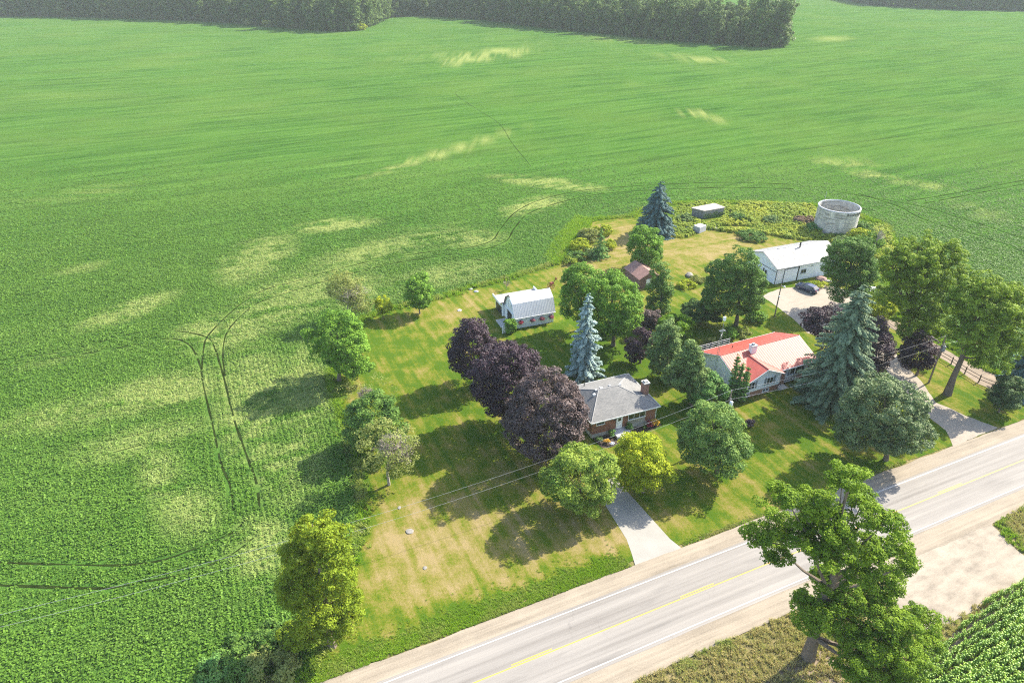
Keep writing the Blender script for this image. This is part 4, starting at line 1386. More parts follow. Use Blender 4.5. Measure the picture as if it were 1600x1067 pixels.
window(H2, 11.2, -9.552, 0.3, 0.85, 2.4, 4)
window(H2, 15.0, ym, 1.5, 2.9, 1.0, 1)
d2 = MB(); d2.box(8.15, 9.05, ym - 0.06, ym, 0.35, 2.75); d2 = d2.build('door', M_WTRIM, H2)
MB().tube([(8.95, ym - 0.06, 1.4), (8.95, ym - 0.12, 1.4)], 0.035, 6).build('handle', M_DARK, d2)
MB().box(9.15, 9.65, ym - 0.30, ym - 0.002, -0.05, 3.0).build('brick_pillar', M_BRICK2, H2)
MB().box(8.1, 9.6, -10.9, -9.9, -0.05, 0.3).build('porch_step', M_CONC, H2)
# deck on the far side
DK = MB(); DK.box(1.6, 9.2, 0.0, 3.0, 0.85, 1.0)
deck = DK.build('deck_floor', M_POLE, H2)
rl = MB()
for z in (1.25, 1.6, 1.95):
    rl.box(1.6, 9.2, 2.93, 3.0, z, z + 0.07); rl.box(1.6, 1.67, 0.05, 2.93, z, z + 0.07)
pieces(rl, 'deck_rail', M_STEP, deck)
for k in range(7):
    x = 1.6 + k * 1.253
    MB().box(x, x + 0.1, 3.0, 3.09, -0.05, 2.05).build('deck_post', M_POLE, deck)

# ---- antenna mast on the left gable of the white house
u2, v2 = (math.cos(A2), math.sin(A2)), (-math.sin(A2), math.cos(A2))
def h2w(x, y):
    return (30.9 + u2[0] * x + v2[0] * y, 96.5 + u2[1] * x + v2[1] * y)
mx_, my_ = h2w(-0.45, -5.0)
mast = empty('antenna_mast', (mx_, my_, 0), A2)
tag(mast, 'slim lattice antenna tower standing at the left gable of the white house', 'antenna')
mm = MB()
legs = [(0.16 * math.cos(a), 0.16 * math.sin(a)) for a in (0.3, 2.4, 4.5)]
for x, y in legs:
    mm.tube([(x, y, -0.05), (x, y, 9.4)], 0.028, 5)
for k in range(26):
    for i in range(3):
        a, b = legs[i], legs[(i + 1) % 3]
        z = 0.2 + k * 0.35
        mm.tube([(a[0], a[1], z), (b[0], b[1], z + 0.35)], 0.014, 4)
mm.build('lattice', M_STEEL, mast)
MB().tube([(0, 0, 8.8), (0, 0, 12.0)], 0.045, 6).build('pole', M_STEEL, mast)
an = MB()
an.tube([(-0.55, 0, 9.9), (0.55, 0, 9.9)], 0.03, 5); an.tube([(-0.3, -.3, 9.2), (0.3, .3, 9.2)], 0.03, 5)
for k in range(5):
    an.tube([(-0.45 + k * 0.22, -0.35, 9.9), (-0.45 + k * 0.22, 0.35, 9.9)], 0.015, 4)
pieces(an, 'aerial_rod', M_STEEL, mast)
MB().box(-0.16, 0.16, -0.16, 0.16, 11.7, 12.3).build('white_receiver', M_WTRIM, mast)

# ---- white workshop
A3 = rad(21)
H3 = empty('workshop', (54.6, 128.6, 0), A3)
tag(H3, 'long white metal workshop with garage door and pale gable roof', 'workshop')
Ls, Ds, ze3, zr3 = 16.6, 9.4, 3.65, 5.55
ws = MB()
ws.add([(x, y, z) for x in (0, Ls) for y, z in ((0, -0.1), (Ds, -0.1), (Ds, ze3), (Ds / 2, zr3 - 0.06), (0, ze3))],
       [(0, 1, 2, 3, 4), (9, 8, 7, 6, 5), (0, 5, 6, 1), (1, 6, 7, 2), (2, 7, 8, 3), (3, 8, 9, 4), (4, 9, 5, 0)])
ws.build('wall', M_WHITE, H3)
wr = MB()
for k in range(56):
    x = 0.15 + k * 0.296
    wr.box(x, x + 0.05, -0.025, -0.002, 0, ze3 - 0.06)
for k in range(31):
    y = 0.15 + k * 0.30
    zt = ze3 + (zr3 - ze3) * (1 - abs(y - Ds / 2) / (Ds / 2)) - 0.12
    wr.box(-0.025, -0.002, y, y + 0.05, 0, zt)
tag(wr.build('wall_ribs', M_WHITE, H3), kind='stuff')
r3 = plane_slab(H3, 'roof', [(-0.25, -0.3, ze3 - 0.03), (Ls + 0.25, -0.3, ze3 - 0.03), (Ls + 0.25, Ds / 2, zr3), (-0.25, Ds / 2, zr3)], 0.06, M_WMETAL)
ribs(r3, [(-0.2, -0.3, ze3 - .03), (Ls + .2, -0.3, ze3 - .03)], [(-0.2, Ds / 2, zr3), (Ls + .2, Ds / 2, zr3)], 18, 0.03, M_WMETAL)
r3b = plane_slab(H3, 'roof', [(-0.25, Ds / 2 + .002, zr3), (Ls + 0.25, Ds / 2 + .002, zr3), (Ls + 0.25, Ds + 0.3, ze3 - 0.03), (-0.25, Ds + 0.3, ze3 - 0.03)], 0.06, M_WMETAL)
ribs(r3b, [(-0.2, Ds + 0.3, ze3 - .03), (Ls + .2, Ds + .3, ze3 - .03)], [(-0.2, Ds / 2, zr3), (Ls + .2, Ds / 2, zr3)], 18, 0.03, M_WMETAL)
for x0, x1 in ((3.6, 6.3), (9.4, 12.2)):
    MB().box(x0, x1, Ds / 2 + 0.08, Ds / 2 + 0.32, zr3 - 0.14, zr3 + 0.07).build('ridge_vent', M_GREYT, H3)
fl = MB(); fl.tube([(8.9, Ds / 2 - 0.5, zr3 - 0.5), (8.9, Ds / 2 - 0.5, zr3 + 0.75)], 0.14, 9); fl.tube([(8.9, Ds / 2 - 0.5, zr3 + 0.75), (8.9, Ds / 2 - 0.5, zr3 + 0.95)], [0.22, 0.12], 9)
fl.build('flue', M_DARK, H3)
t3 = MB()
t3.box(-0.30, Ls + 0.3, -0.40, -0.32, ze3 - 0.16, ze3 - 0.02)
for xx in (-0.28, Ls + 0.28):
    t3.tube([(xx, -0.3, ze3 - .10), (xx, Ds / 2, zr3 - .08), (xx, Ds + .3, ze3 - .10)], 0.06, 4)
pieces(t3, 'fascia', M_GREYT, H3)
t4 = MB(); t4.box(-0.06, -0.03, 0.0, Ds, 2.72, 2.82); t4.box(-0.07, 0.07, -0.07, -0.03, 0, ze3 - 0.16); pieces(t4, 'corner_trim', M_DARK, H3)
gd = MB(); gd.box(2.1, 5.5, -0.06, -0.027, 0.05, 3.0)
for k in range(4):
    gd.box(2.12, 5.48, -0.08, -0.06, 0.1 + k * 0.73, 0.1 + k * 0.73 + 0.68)
gd.build('garage_door', M_WHITE, H3)
gt = MB(); gt.box(1.98, 2.08, -0.09, -0.03, 0, 3.1); gt.box(2.08, 5.55, -0.09, -0.03, 3.02, 3.12); gt.box(5.55, 5.78, -0.12, -0.03, 0, 3.25); pieces(gt, 'door_frame', M_DARK, H3)
window(H3, 7.1, -0.03, 1.45, 2.35, 1.35, 2, mat=M_GREYT); window(H3, 12.7, -0.03, 1.45, 2.35, 1.35, 2, mat=M_GREYT)
MB().box(9.0, 9.3, -0.18, -0.03, 2.75, 2.95).build('wall_light', M_GREYT, H3)
sd = MB(); sd.box(-0.07, -0.03, 2.5, 3.5, 0.05, 2.2); sd = sd.build('side_door', M_WTRIM, H3)
MB().box(-0.09, -0.07, 2.7, 3.3, 1.2, 2.0).build('pane', M_GLASS, sd)
MB().box(-0.08, -0.03, 3.52, 3.9, 0.05, 2.2).build('dark_panel', M_DARK, H3)

# ---- little gambrel barn
A4 = rad(20.8)
H4 = empty('gambrel_barn', (0.6, 109.8, 0), A4)
tag(H4, 'small white gambrel barn with metal roof and open front door', 'barn')
Lb, Db = 7.7, 5.4
prof = [(0, -0.1), (Db, -0.1), (Db, 2.35), (Db - 1.0, 4.55), (Db / 2, 5.65), (1.0, 4.55), (0, 2.35)]
bw = MB()
bw.add([(0, y, z) for y, z in prof] + [(Lb, y, z) for y, z in prof],
       [(0, 1, 2, 3, 4, 5, 6), (13, 12, 11, 10, 9, 8, 7)] + [(i, i + 7, (i + 1) % 7 + 7, (i + 1) % 7) for i in range(7)])
bw.build('wall', M_WHITE, H4)
ov = 0.25
pts_f = [(-0.22, 2.20), (0.95, 4.66), (Db / 2, 5.80)]
def bplane(p, q, nm):
    o = plane_slab(H4, nm, [(-ov, p[0], p[1]), (Lb + ov, p[0], p[1]), (Lb + ov, q[0], q[1]), (-ov, q[0], q[1])], 0.05, M_BMETAL)
    ribs(o, [(-ov + .03, p[0], p[1]), (Lb + ov - .03, p[0], p[1])], [(-ov + .03, q[0], q[1]), (Lb + ov - .03, q[0], q[1])], 26, 0.013, M_BMETAL)
bplane(pts_f[0], pts_f[1], 'lower_roof'); bplane((pts_f[1][0], pts_f[1][1] + .003), pts_f[2], 'upper_roof')
mir = [(Db - a, b) for a, b in pts_f]
bplane(mir[1], (mir[2][0] + .002, mir[2][1]), 'upper_roof'); bplane(mir[0], (mir[1][0], mir[1][1] - .003), 'lower_roof')
bt = MB()
for xx in (-ov - 0.02,):
    bt.tube([(xx, mir[0][0], mir[0][1] - .1), (xx, mir[1][0], mir[1][1] - .1), (xx, mir[2][0], mir[2][1] - .1)], 0.09, 4)
    bt.tube([(xx, mir[2][0], mir[2][1] - .1), (xx, 2.2, 5.55 - .1)], 0.09, 4)
pieces(bt, 'black_trim', M_DARK, H4)
bo = MB()
bo.tube([(-ov - .02, 2.2, 5.42), (-ov - .02, 0.95, 4.54), (-ov - .02, -0.22, 2.10)], 0.06, 4)
bo.box(-ov, Lb + ov, -0.30, -0.24, 2.08, 2.2)
pieces(bo, 'white_trim', M_WTRIM, H4)
MB().box(-0.03, -0.005, 1.5, 3.9, 0.0, 2.45).build('doorway_shade_panel', M_DARK, H4)  # black panel on the solid wall, painting the shade inside the open door
lo = MB(); lo.box(-0.06, -0.004, 2.05, 3.35, 2.85, 4.4); lo.build('loft_door', M_WTRIM, H4)
ls = MB()
for y in (2.02, 3.35): ls.box(-0.09, -0.06, y, y + 0.06, 2.8, 4.42)
pieces(ls, 'loft_strap', M_GREYT, H4)
sdr = MB(); sdr.box(-0.12, -0.06, 3.95, 5.2, 0.05, 2.4); sdr.box(-0.16, -0.12, 3.95, 5.2, 1.15, 1.3); sdr.build('sliding_door', M_WTRIM, H4)
sdl = MB(); sdl.box(-0.12, -0.05, 0.3, 1.45, 0.05, 2.4); sdl.build('sliding_door', M_WTRIM, H4)
MB().box(-0.2, -0.06, 0.2, 5.2, 2.46, 2.6).build('door_track', M_WTRIM, H4)
MB().tube([(7.2, -0.28, 2.1), (7.2, -0.10, 1.9), (7.2, -0.07, 0.1)], 0.045, 5).build('downspout', M_GREYT, H4)
# lean-to behind
lean_ = MB()
lean_.add([(-0.5, 5.45, -0.1), (7.2, 5.45, -0.1), (7.2, 9.3, -0.1), (-0.5, 9.3, -0.1), (-0.5, 5.45, 2.75), (7.2, 5.45, 2.75), (7.2, 9.3, 2.35), (-0.5, 9.3, 2.35)],
          [(3, 2, 1, 0), (4, 5, 6, 7), (0, 1, 5, 4), (1, 2, 6, 5), (2, 3, 7, 6), (3, 0, 4, 7)])
lean_.build('lean_to_wall', M_WHITE, H4)
MB().box(-0.53, -0.505, 5.9, 9.0, 0.0, 1.75).build('lean_to_shade_panel', M_DARK, H4)  # flat black panel stands in for the shaded inside of the lean-to
plane_slab(H4, 'lean_to_roof', [(-0.9, 5.42, 2.95), (7.5, 5.42, 2.95), (7.5, 9.7, 2.5), (-0.9, 9.7, 2.5)], 0.12, M_GREYROOF)
le = MB(); le.box(7.5, 7.7, 5.45, 9.7, 2.5, 3.02); le.box(-1.0, -0.9, 5.45, 9.7, 2.42, 2.98); pieces(le, 'lean_to_edge', M_WTRIM, H4)
MB().box(-2.3, -0.25, 1.2, 4.4, -0.05, 0.12).build('door_slab', M_CONC, H4)

def bw_(x, y):
    return (0.6 + math.cos(A4) * x - math.sin(A4) * y, 109.8 + math.sin(A4) * x + math.cos(A4) * y)
# hanging baskets along the barn's long wall
for k, x in enumerate((1.0, 3.35, 5.15, 7.0)):
    wx, wy = bw_(x, -0.42)
    b = empty('flower_basket', (wx, wy, 0), A4)
    tag(b, ['hanging basket of pink flowers on the barn wall nearest the open door', 'hanging basket of pink flowers on the barn wall, second from the door end',
            'hanging basket of pink flowers on the barn wall, third from the door end', 'hanging basket of pink flowers beside the barn downspout'][k], 'flower basket', 'hanging baskets on the barn wall')
    MB().tube([(0, 0, 0.95), (0, 0, 1.02), (0, 0, 1.30)], [0.10, 0.2, 0.24], 9).build('pot', M_WTRIM, b)
    MB().tube([(0, 0.40, 1.95), (0, 0, 2.0), (0, 0, 1.3)], 0.018, 4).build('bracket', M_DARK, b)
    SEED[0] += 1
    V, F, rn = crown_leaves(np.random.default_rng(SEED[0]), [(np.array([0, 0, 1.4]), np.array([0.42, 0.36, 0.26]))], 0.16, 0.18, 1.6, per=26)
    link_mesh('flowers', mesh_arrays('flowers', V, F, {'rnd': rn}), M_PINK if k else M_RED, b)
# white gate panel at the barn's corner
gx_, gy_ = G(786, 521)
gt_ = empty('white_gate', (gx_, gy_, 0), rad(20))
tag(gt_, 'short white picket gate at the near corner of the gambrel barn', 'gate')
for k in range(9):
    MB().box(k * 0.13, k * 0.13 + 0.09, 0, 0.03, 0.05, 1.25).build('picket', M_WTRIM, gt_)
for z in (0.35, 0.95):
    MB().box(0, 1.13, 0.032, 0.07, z, z + 0.09).build('rail', M_WTRIM, gt_)
MB().box(-0.14, -0.01, -0.03, 0.1, -0.05, 1.5).build('post', M_WTRIM, gt_)

# ---- brown-roofed shed between the maples
sx_, sy_ = 25.9, 126.0
H5 = empty('garden_shed', (sx_, sy_, 0), rad(21))
tag(H5, 'small shed with faded reddish brown roof half hidden between maples', 'shed')
MB().prism([(0.3, -0.1), (4.9, -0.1), (4.9, 2.2), (2.6, 3.4), (0.3, 2.2)], 0.3, 6.2).build('wall', simple('brown_shed_boards', (0.17, 0.10, 0.075), 0.85, 0.2, 1), H5)
plane_slab(H5, 'roof', [(0, 0, 2.25), (2.6, 0, 3.6), (2.6, 6.5, 3.6), (0, 6.5, 2.25)], 0.08, M_SHEDROOF)
plane_slab(H5, 'roof', [(2.602, 0, 3.6), (5.2, 0, 2.25), (5.2, 6.5, 2.25), (2.602, 6.5, 3.6)], 0.08, M_SHEDROOF)
MB().box(1.9, 3.2, 0.25, 0.298, 0, 1.95).build('door', M_WTRIM, H5)

# ---- low flat-roofed block building in the weeds
top = [G(*p, z=2.3) for p in ((1080, 324.5), (1101, 329.5), (1133.5, 324), (1117, 317.5))]
cx_, cy_ = np.mean([p[0] for p in top]), np.mean([p[1] for p in top])
H6 = empty('block_shed', (cx_, cy_, 0))
tag(H6, 'low grey block shed with flat dusty roof standing in the weeds', 'shed')
loc = [(p[0] - cx_, p[1] - cy_) for p in top]
MB().slab([(x * 0.93, y * 0.93, 2.06) for x, y in loc], 2.2).build('wall', mk_brick('grey_block', (0.20, 0.19, 0.18), (0.27, 0.26, 0.24), (0.15, 0.14, 0.13), 2.0), H6)
MB().slab([(x, y, 2.3) for x, y in loc], 0.22).build('roof', M_FLATROOF, H6)
SEED[0] += 1
rng = np.random.default_rng(SEED[0])
vC = []
for t in rng.random(260):
    a, b = np.array(loc[1]), np.array(loc[2])
    q = a + (b - a) * t
    z = rng.random() ** 1.3 * 2.1 * (0.4 + 0.6 * (vnoise(t * 10, 0.0, 2.0, 88)))
    vC.append((q[0], q[1], z))
vC = np.array(vC); vN = unit(rng.normal(size=vC.shape) * 0.5 + np.array([0.3, -0.8, 0.4]))
V, F = leaf_arrays(rng, vC, vN, np.full(len(vC), 0.4))
tag(link_mesh('vine', mesh_arrays('vine', V, F, {'rnd': rng.random(len(F))}), M_CEDARL, H6), kind='stuff')

# ---- silo stump
SI = empty('silo_stump', (SILO[0], SILO[1], 0))
tag(SI, 'round roofless concrete silo stump open at the top', 'silo')
RO, RI, SH = 4.85, 4.55, 6.0
sm = MB(); vs, fs = [], []
ns = 64
for i in range(ns):
    a = 2 * math.pi * i / ns
    c, s = math.cos(a), math.sin(a)
    vs += [(c * RO, s * RO, -0.1), (c * RO, s * RO, SH), (c * RI, s * RI, SH), (c * RI, s * RI, -0.1)]
for i in range(ns):
    j = (i + 1) % ns
    for k in range(4):
        k2 = (k + 1) % 4
        fs.append((4 * i + k, 4 * j + k, 4 * j + k2, 4 * i + k2))
sm.add(vs, fs); so = sm.build('wall', M_SILO, SI)
hp = MB()
for z in (1.1, 2.2, 3.3, 4.4):
    ring = [(math.cos(2 * math.pi * i / 48) * (RO + 0.01), math.sin(2 * math.pi * i / 48) * (RO + 0.01), z) for i in range(49)]
    hp.tube(ring, 0.035, 4)
pieces(hp, 'hoop', M_CONC, SI)
rm = MB(); ring = [(math.cos(2 * math.pi * i / 64) * 4.72, math.sin(2 * math.pi * i / 64) * 4.72, SH + 0.03) for i in range(65)]
rm.tube(ring, 0.2, 6); rm.build('rim', M_STEP, SI)
dk = MB()
for k in range(9):
    a = rad(-88 + k * 6.0)
    c, s = math.cos(a), math.sin(a)
    h0 = 0.55 if k in (0, 3, 5, 7) else 0.38
    dk.tube([(c * (RO + .005), s * (RO + .005), SH - 0.75), (c * (RO + .005), s * (RO + .005), SH - 0.75 + h0)], 0.15, 4)
pieces(dk, 'dark_block', simple('dark_silo_block', (0.10, 0.095, 0.085), 0.9, 0.3, 3), SI)
MB().tube([(-2.0, 4.2, 0), (-2.0, 4.2, 8.3)], 0.05, 6).build('pipe', M_GREYT, SI)
ld = MB()
for dx in (-0.2, 0.2):
    ld.tube([(-3.2 + dx, 3.05, 0.3), (-3.2 + dx, 3.05, SH + 0.2)], 0.03, 4)
for k in range(18):
    ld.tube([(-3.4, 3.05, 0.5 + k * 0.32), (-3.0, 3.05, 0.5 + k * 0.32)], 0.02, 4)
ld.build('ladder', M_STEEL, SI)
bl = [G(*p, z=1.5) for p in ((1084, 352), (1094, 356), (1104, 352), (1094, 349))]
cb_ = (np.mean([p[0] for p in bl]), np.mean([p[1] for p in bl]))
BK = MB().slab([(x - cb_[0], y - cb_[1], 1.5) for x, y in bl], 1.55).build('concrete_block', M_STEP)
BK.location = (cb_[0], cb_[1], 0)
tag(BK, 'squat pale concrete block at the lawn edge below the block shed', 'block')

# ================================================================== STREET FURNITURE
def pole_thing(label, x, y, h, r=0.15, arm=True, transformer=None, rz=0.0):
    p = empty('utility_pole', (x, y, 0), rz)
    tag(p, label, 'utility pole')
    MB().tube([(0, 0, -0.1), (0, 0, h * 0.5), (0, 0, h)], [r, r * 0.85, r * 0.7], 9).build('shaft', M_POLE, p)
    if arm:
        ins = MB()
        ins.tube([(0, 0, h), (0, 0, h + 0.22)], [0.06, 0.04], 7); ins.tube([(0, -0.1, h - 1.1), (0, -0.3, h - 1.1)], [0.05, 0.04], 7)
        pieces(ins, 'insulator', M_STEP, p)
    if transformer:
        t = MB(); t.tube([(0, -0.38, h - 2.4), (0, -0.38, h - 1.5)], 0.24, 12); t.tube([(0, -0.38, h - 1.5), (0, -0.38, h - 1.36)], [0.24, 0.10], 12)
        t.build('transformer', transformer, p)
    return p
PR = G(1451, 598)
PM = (30.1, 77.2)
PL = (-57.8, 37.6)
WA = math.atan2(PR[1] - PM[1], PR[0] - PM[0])
HP = 8.6
pole_thing('wooden utility pole with dark transformer near the roadside lane', *PR, HP, transformer=M_GREYT, rz=WA)
pole_thing('wooden utility pole with white transformer behind the front lawn maple', *PM, HP, transformer=M_WTRIM, rz=WA)
pole_thing('wooden utility pole in the field carrying the wires onward', *PL, HP, rz=WA)
PRR = (PR[0] + 60 * math.cos(rad(23)), PR[1] + 60 * math.sin(rad(23)))
pole_thing('far wooden utility pole beyond the lane trees', *PRR, HP, rz=WA)
def wire(label, a, b, sag):
    o = MB().tube([(a[0] + (b[0] - a[0]) * t, a[1] + (b[1] - a[1]) * t, a[2] + (b[2] - a[2]) * t - sag * 4 * t * (1 - t)) for t in np.linspace(0, 1, 40)], 0.0115, 4).build('overhead_wire', M_WIRE, fix=False)
    tag(o, label, 'wire', 'overhead wires along the road')
ca, sa = math.cos(WA + math.pi / 2), math.sin(WA + math.pi / 2)
def lowpt(P):
    return (P[0] - ca * 0.3, P[1] - sa * 0.3, HP - 1.1)
tops = {k: (p[0], p[1], HP + 0.2) for k, p in zip('LMRX', (PL, PM, PR, PRR))}
lows = {k: lowpt(p) for k, p in zip('LMRX', (PL, PM, PR, PRR))}
wire('upper wire crossing the left lawn and crop towards the road maple', tops['L'], tops['M'], 3.0)
wire('lower wire crossing the left lawn and crop towards the road maple', lows['L'], lows['M'], 2.9)
wire('upper wire passing in front of the red-roofed house', tops['M'], tops['R'], 0.8)
wire('lower wire passing in front of the red-roofed house', lows['M'], lows['R'], 0.8)
wire('upper wire running on behind the lane trees', tops['R'], tops['X'], 1.0)
wire('lower wire running on behind the lane trees', lows['R'], lows['X'], 1.0)
# yard light pole by the workshop
lx, ly = G(1210, 495)
lp = empty('yard_light_pole', (lx, ly, 0), rad(21))
tag(lp, 'tall thin yard light pole on the grass before the workshop', 'light pole')
MB().tube([(0, 0, -0.1), (0, 0, 3.5), (0, 0, 6.8)], [0.13, 0.11, 0.08], 8).build('shaft', M_POLE, lp)
MB().tube([(0, 0, 6.3), (0.25, -0.1, 6.55), (0.6, -0.2, 6.5)], 0.035, 5).build('arm', M_STEEL, lp)
MB().tube([(0.6, -0.2, 6.52), (0.6, -0.2, 6.35), (0.6, -0.2, 6.2)], [0.08, 0.2, 0.17], 10).build('lamp_head', M_WTRIM, lp)
MB().box(-0.12, 0.12, -0.2, -0.1, 4.2, 4.5).build('meter_box', M_WTRIM, lp)

# rail fence along the lane
fpx = [(1362, 484), (1384, 497), (1407, 514), (1438, 537), (1468, 558), (1486, 569), (1507, 584), (1529, 597), (1552, 607)]
fg = [G(*p) for p in fpx]
FE = empty('rail_fence', (fg[0][0], fg[0][1], 0))
tag(FE, 'old dark wooden rail fence running beside the bare strip at the right', 'fence')
for p in fg:
    MB().tube([(p[0] - fg[0][0], p[1] - fg[0][1], -0.1), (p[0] - fg[0][0], p[1] - fg[0][1], 1.45)], [0.11, 0.09], 6).build('post', M_RAIL, FE)
for a, b in zip(fg[:-1], fg[1:]):
    for z in (0.55, 1.1):
        MB().tube([(a[0] - fg[0][0], a[1] - fg[0][1], z), (b[0] - fg[0][0], b[1] - fg[0][1], z + 0.05)], 0.06, 5).build('rail', M_RAIL, FE)

# ---- dark blue car in the yard
ca_, cb2 = G(1250.5, 447.5), G(1269.5, 458.5)
chd = rad(128)
ccx, ccy = G(1260.5, 453.5)
CAR = empty('parked_car', (ccx, ccy, 0.014), chd)
tag(CAR, 'dark blue hatchback car parked on gravel before the workshop', 'car')
def loft(rows, closed=True):
    m = MB(); vs = []; k = len(rows[0])
    for r in rows: vs += r
    fs = []
    for i in range(len(rows) - 1):
        for j in range(k):
            j2 = (j + 1) % k
            fs.append((i * k + j, i * k + j2, (i + 1) * k + j2, (i + 1) * k + j))
    fs.append(tuple(range(k))); fs.append(tuple(range((len(rows) - 1) * k, len(rows) * k)))
    return m.add(vs, fs)
body_rows = []
for x, zt, hw, zb in ((-2.28, 0.72, 0.72, 0.42), (-2.2, 0.95, 0.84, 0.30), (-1.8, 1.0, 0.90, 0.24), (0.9, 0.98, 0.91, 0.22), (1.5, 0.92, 0.89, 0.24), (2.1, 0.80, 0.82, 0.28), (2.32, 0.62, 0.68, 0.36)):
    body_rows.append([(x, -hw, zb), (x, -hw * 1.0, zb + (zt - zb) * 0.55), (x, -hw * 0.90, zt), (x, hw * 0.90, zt), (x, hw, zb + (zt - zb) * 0.55), (x, hw, zb)])
body = loft(body_rows).build('body', M_CAR, CAR)
cab = []
for x, z, hw in ((-2.05, 0.97, 0.80), (-1.45, 1.40, 0.66), (-0.2, 1.47, 0.66), (0.35, 1.42, 0.64), (1.2, 0.95, 0.78)):
    cab.append([(x, -0.80 if z < 1.2 else -0.79, 0.94), (x, -hw, z), (x, hw, z), (x, 0.80 if z < 1.2 else 0.79, 0.94)])
loft(cab).build('cabin', M_CAR, CAR)
wsn = MB(); wsn.add([(1.16, -0.70, 1.0), (1.16, 0.70, 1.0), (0.42, 0.58, 1.42), (0.42, -0.58, 1.42)], [(0, 1, 2, 3)]); wsn.v = [(x + 0.025, y, z + 0.02) for x, y, z in wsn.v]
wsn.build('windscreen', M_GLASS, CAR)
rw = MB(); rw.add([(-2.0, -0.68, 1.02), (-2.0, 0.68, 1.02), (-1.5, 0.58, 1.38), (-1.5, -0.58, 1.38)], [(0, 1, 2, 3)]); rw.v = [(x - 0.03, y, z + 0.02) for x, y, z in rw.v]
rw.build('rear_window', M_GLASS, CAR)
for sg in (-1, 1):
    for x0, x1 in ((-1.55, -0.75), (-0.68, 0.05), (0.12, 0.85)):
        s = MB(); hz = lambda x: 1.36 if x < 0.4 else 1.18
        s.add([(x0, sg * 0.805, 1.02), (x1, sg * 0.805, 1.02), (min(x1, 0.6), sg * 0.70, hz(x1)), (x0, sg * 0.70, 1.36)], [(0, 1, 2, 3)])
        s.build('side_window', M_GLASS, CAR)
    MB().box(0.75, 0.95, sg * 0.86 - 0.02, sg * 1.02 + 0.02, 0.98, 1.12).build('mirror', M_CAR, CAR)
    MB().box(2.22, 2.30, sg * 0.60 - 0.13, sg * 0.60 + 0.13, 0.60, 0.72).build('headlight', M_HEAD, CAR)
    MB().box(-2.31, -2.24, sg * 0.62 - 0.14, sg * 0.62 + 0.14, 0.72, 0.90).build('tail_light', M_LAMP, CAR)
    for x in (-1.38, 1.42):
        tp = []
        wv, wf = [], []
        o = MB().tube([(x, sg * 0.73, 0.33), (x, sg * 0.93, 0.33)], 0.33, 16).build('tyre', M_TYRE, CAR)
        MB().tube([(x, sg * 0.90, 0.33), (x, sg * 0.945, 0.33)], 0.20, 12).build('rim', M_STEEL, o)
MB().box(-2.33, -2.27, -0.26, 0.26, 0.50, 0.62).build('number_plate', M_WTRIM, CAR)

# ---- white box trailer glimpsed through the trees
tx, ty = G(1358, 470)
TR = empty('box_trailer', (tx, ty, 0), rad(70))
tag(TR, 'white box trailer glimpsed behind the blue-green spruce top', 'trailer')
MB().box(-1.9, 1.9, -0.95, 0.95, 0.5, 2.3).build('box', M_WHITE, TR)
MB().tube([(1.9, 0, 0.5), (3.0, 0, 0.45)], 0.06, 5).build('drawbar', M_DARK, TR)
for sg in (-1, 1):
    MB().tube([(0, sg * 0.96, 0.34), (0, sg * 1.16, 0.34)], 0.34, 14).build('wheel', M_TYRE, TR)
    MB().box(-0.5, 0.5, sg * 1.08 - 0.12, sg * 1.08 + 0.12, 0.70, 0.76).build('mudguard', M_WTRIM, TR)

# ---- rusty red farm implement behind the barn
ix, iy = G(862, 449)
IM = empty('farm_implement', (ix, iy, 0), rad(35))
tag(IM, 'small rusty red farm implement standing on the grass behind the barn', 'implement')
im = MB(); im.tube([(-1.1, 0, 0.25), (0.2, 0, 0.7), (1.0, 0, 1.7)], 0.08, 5); im.tube([(-0.2, -0.5, 0.5), (-0.2, 0.5, 0.5)], 0.06, 5)
im.box(-0.35, 0.35, -0.25, 0.25, 0.72, 1.15); im.build('frame', M_RUST, IM)
for sg in (-1, 1):
    wm = MB(); ring = [(-0.2 + 0.5 * math.cos(2 * math.pi * i / 18), sg * 0.55, 0.5 + 0.5 * math.sin(2 * math.pi * i / 18)) for i in range(19)]
    wm.tube(ring, 0.05, 4)
    for k in range(4):
        a = math.pi * k / 4
        wm.tube([(-0.2 + 0.5 * math.cos(a), sg * 0.55, 0.5 + 0.5 * math.sin(a)), (-0.2 - 0.5 * math.cos(a), sg * 0.55, 0.5 - 0.5 * math.sin(a))], 0.025, 4)
    wm.build('wheel', M_RUST, IM)
st = MB(); st.tube([(0.9, 0, 1.55), (1.25, 0, 1.75)], 0.16, 6); st.tube([(1.0, -0.3, 1.9), (1.1, 0.3, 1.9)], 0.09, 5); st.build('seat', M_RUST, IM)

# ---- stones
def stone(px, py, s, label, z=0.0, mat=None, grp=None, flat=0.6):
    SEED[0] += 1
    rng = np.random.default_rng(SEED[0])
    x, y = G(px, py)
    bm = bmesh.new(); bmesh.ops.create_icosphere(bm, subdivisions=2, radius=1)
    sc = s * rng.uniform(0.7, 1.3, 3); sc[2] *= flat
    for v in bm.verts:
        k = 1 + 0.28 * (vnoise(v.co.x * 1.0 + 9, v.co.y + v.co.z * 1.3 + SEED[0], 0.9, 5, 3) - 0.5) * 2
        v.co = Vector((v.co.x * sc[0] * k, v.co.y * sc[1] * k, max(v.co.z * sc[2] * k, -0.1)))
    me = bpy.data.meshes.new('field_stone'); bm.to_mesh(me); bm.free()
    o = link_mesh('field_stone', me, mat or M_STONE); o.location = (x, y, z + 0.1 * s)
    tag(o, label, 'stone', grp)
stone(567, 811, 0.32, 'pale stone on the lawn edge by the crop, farthest of four', grp='stones along the lawn edge')
stone(564, 818, 0.28, 'pale stone on the lawn edge, just below the farthest', grp='stones along the lawn edge')
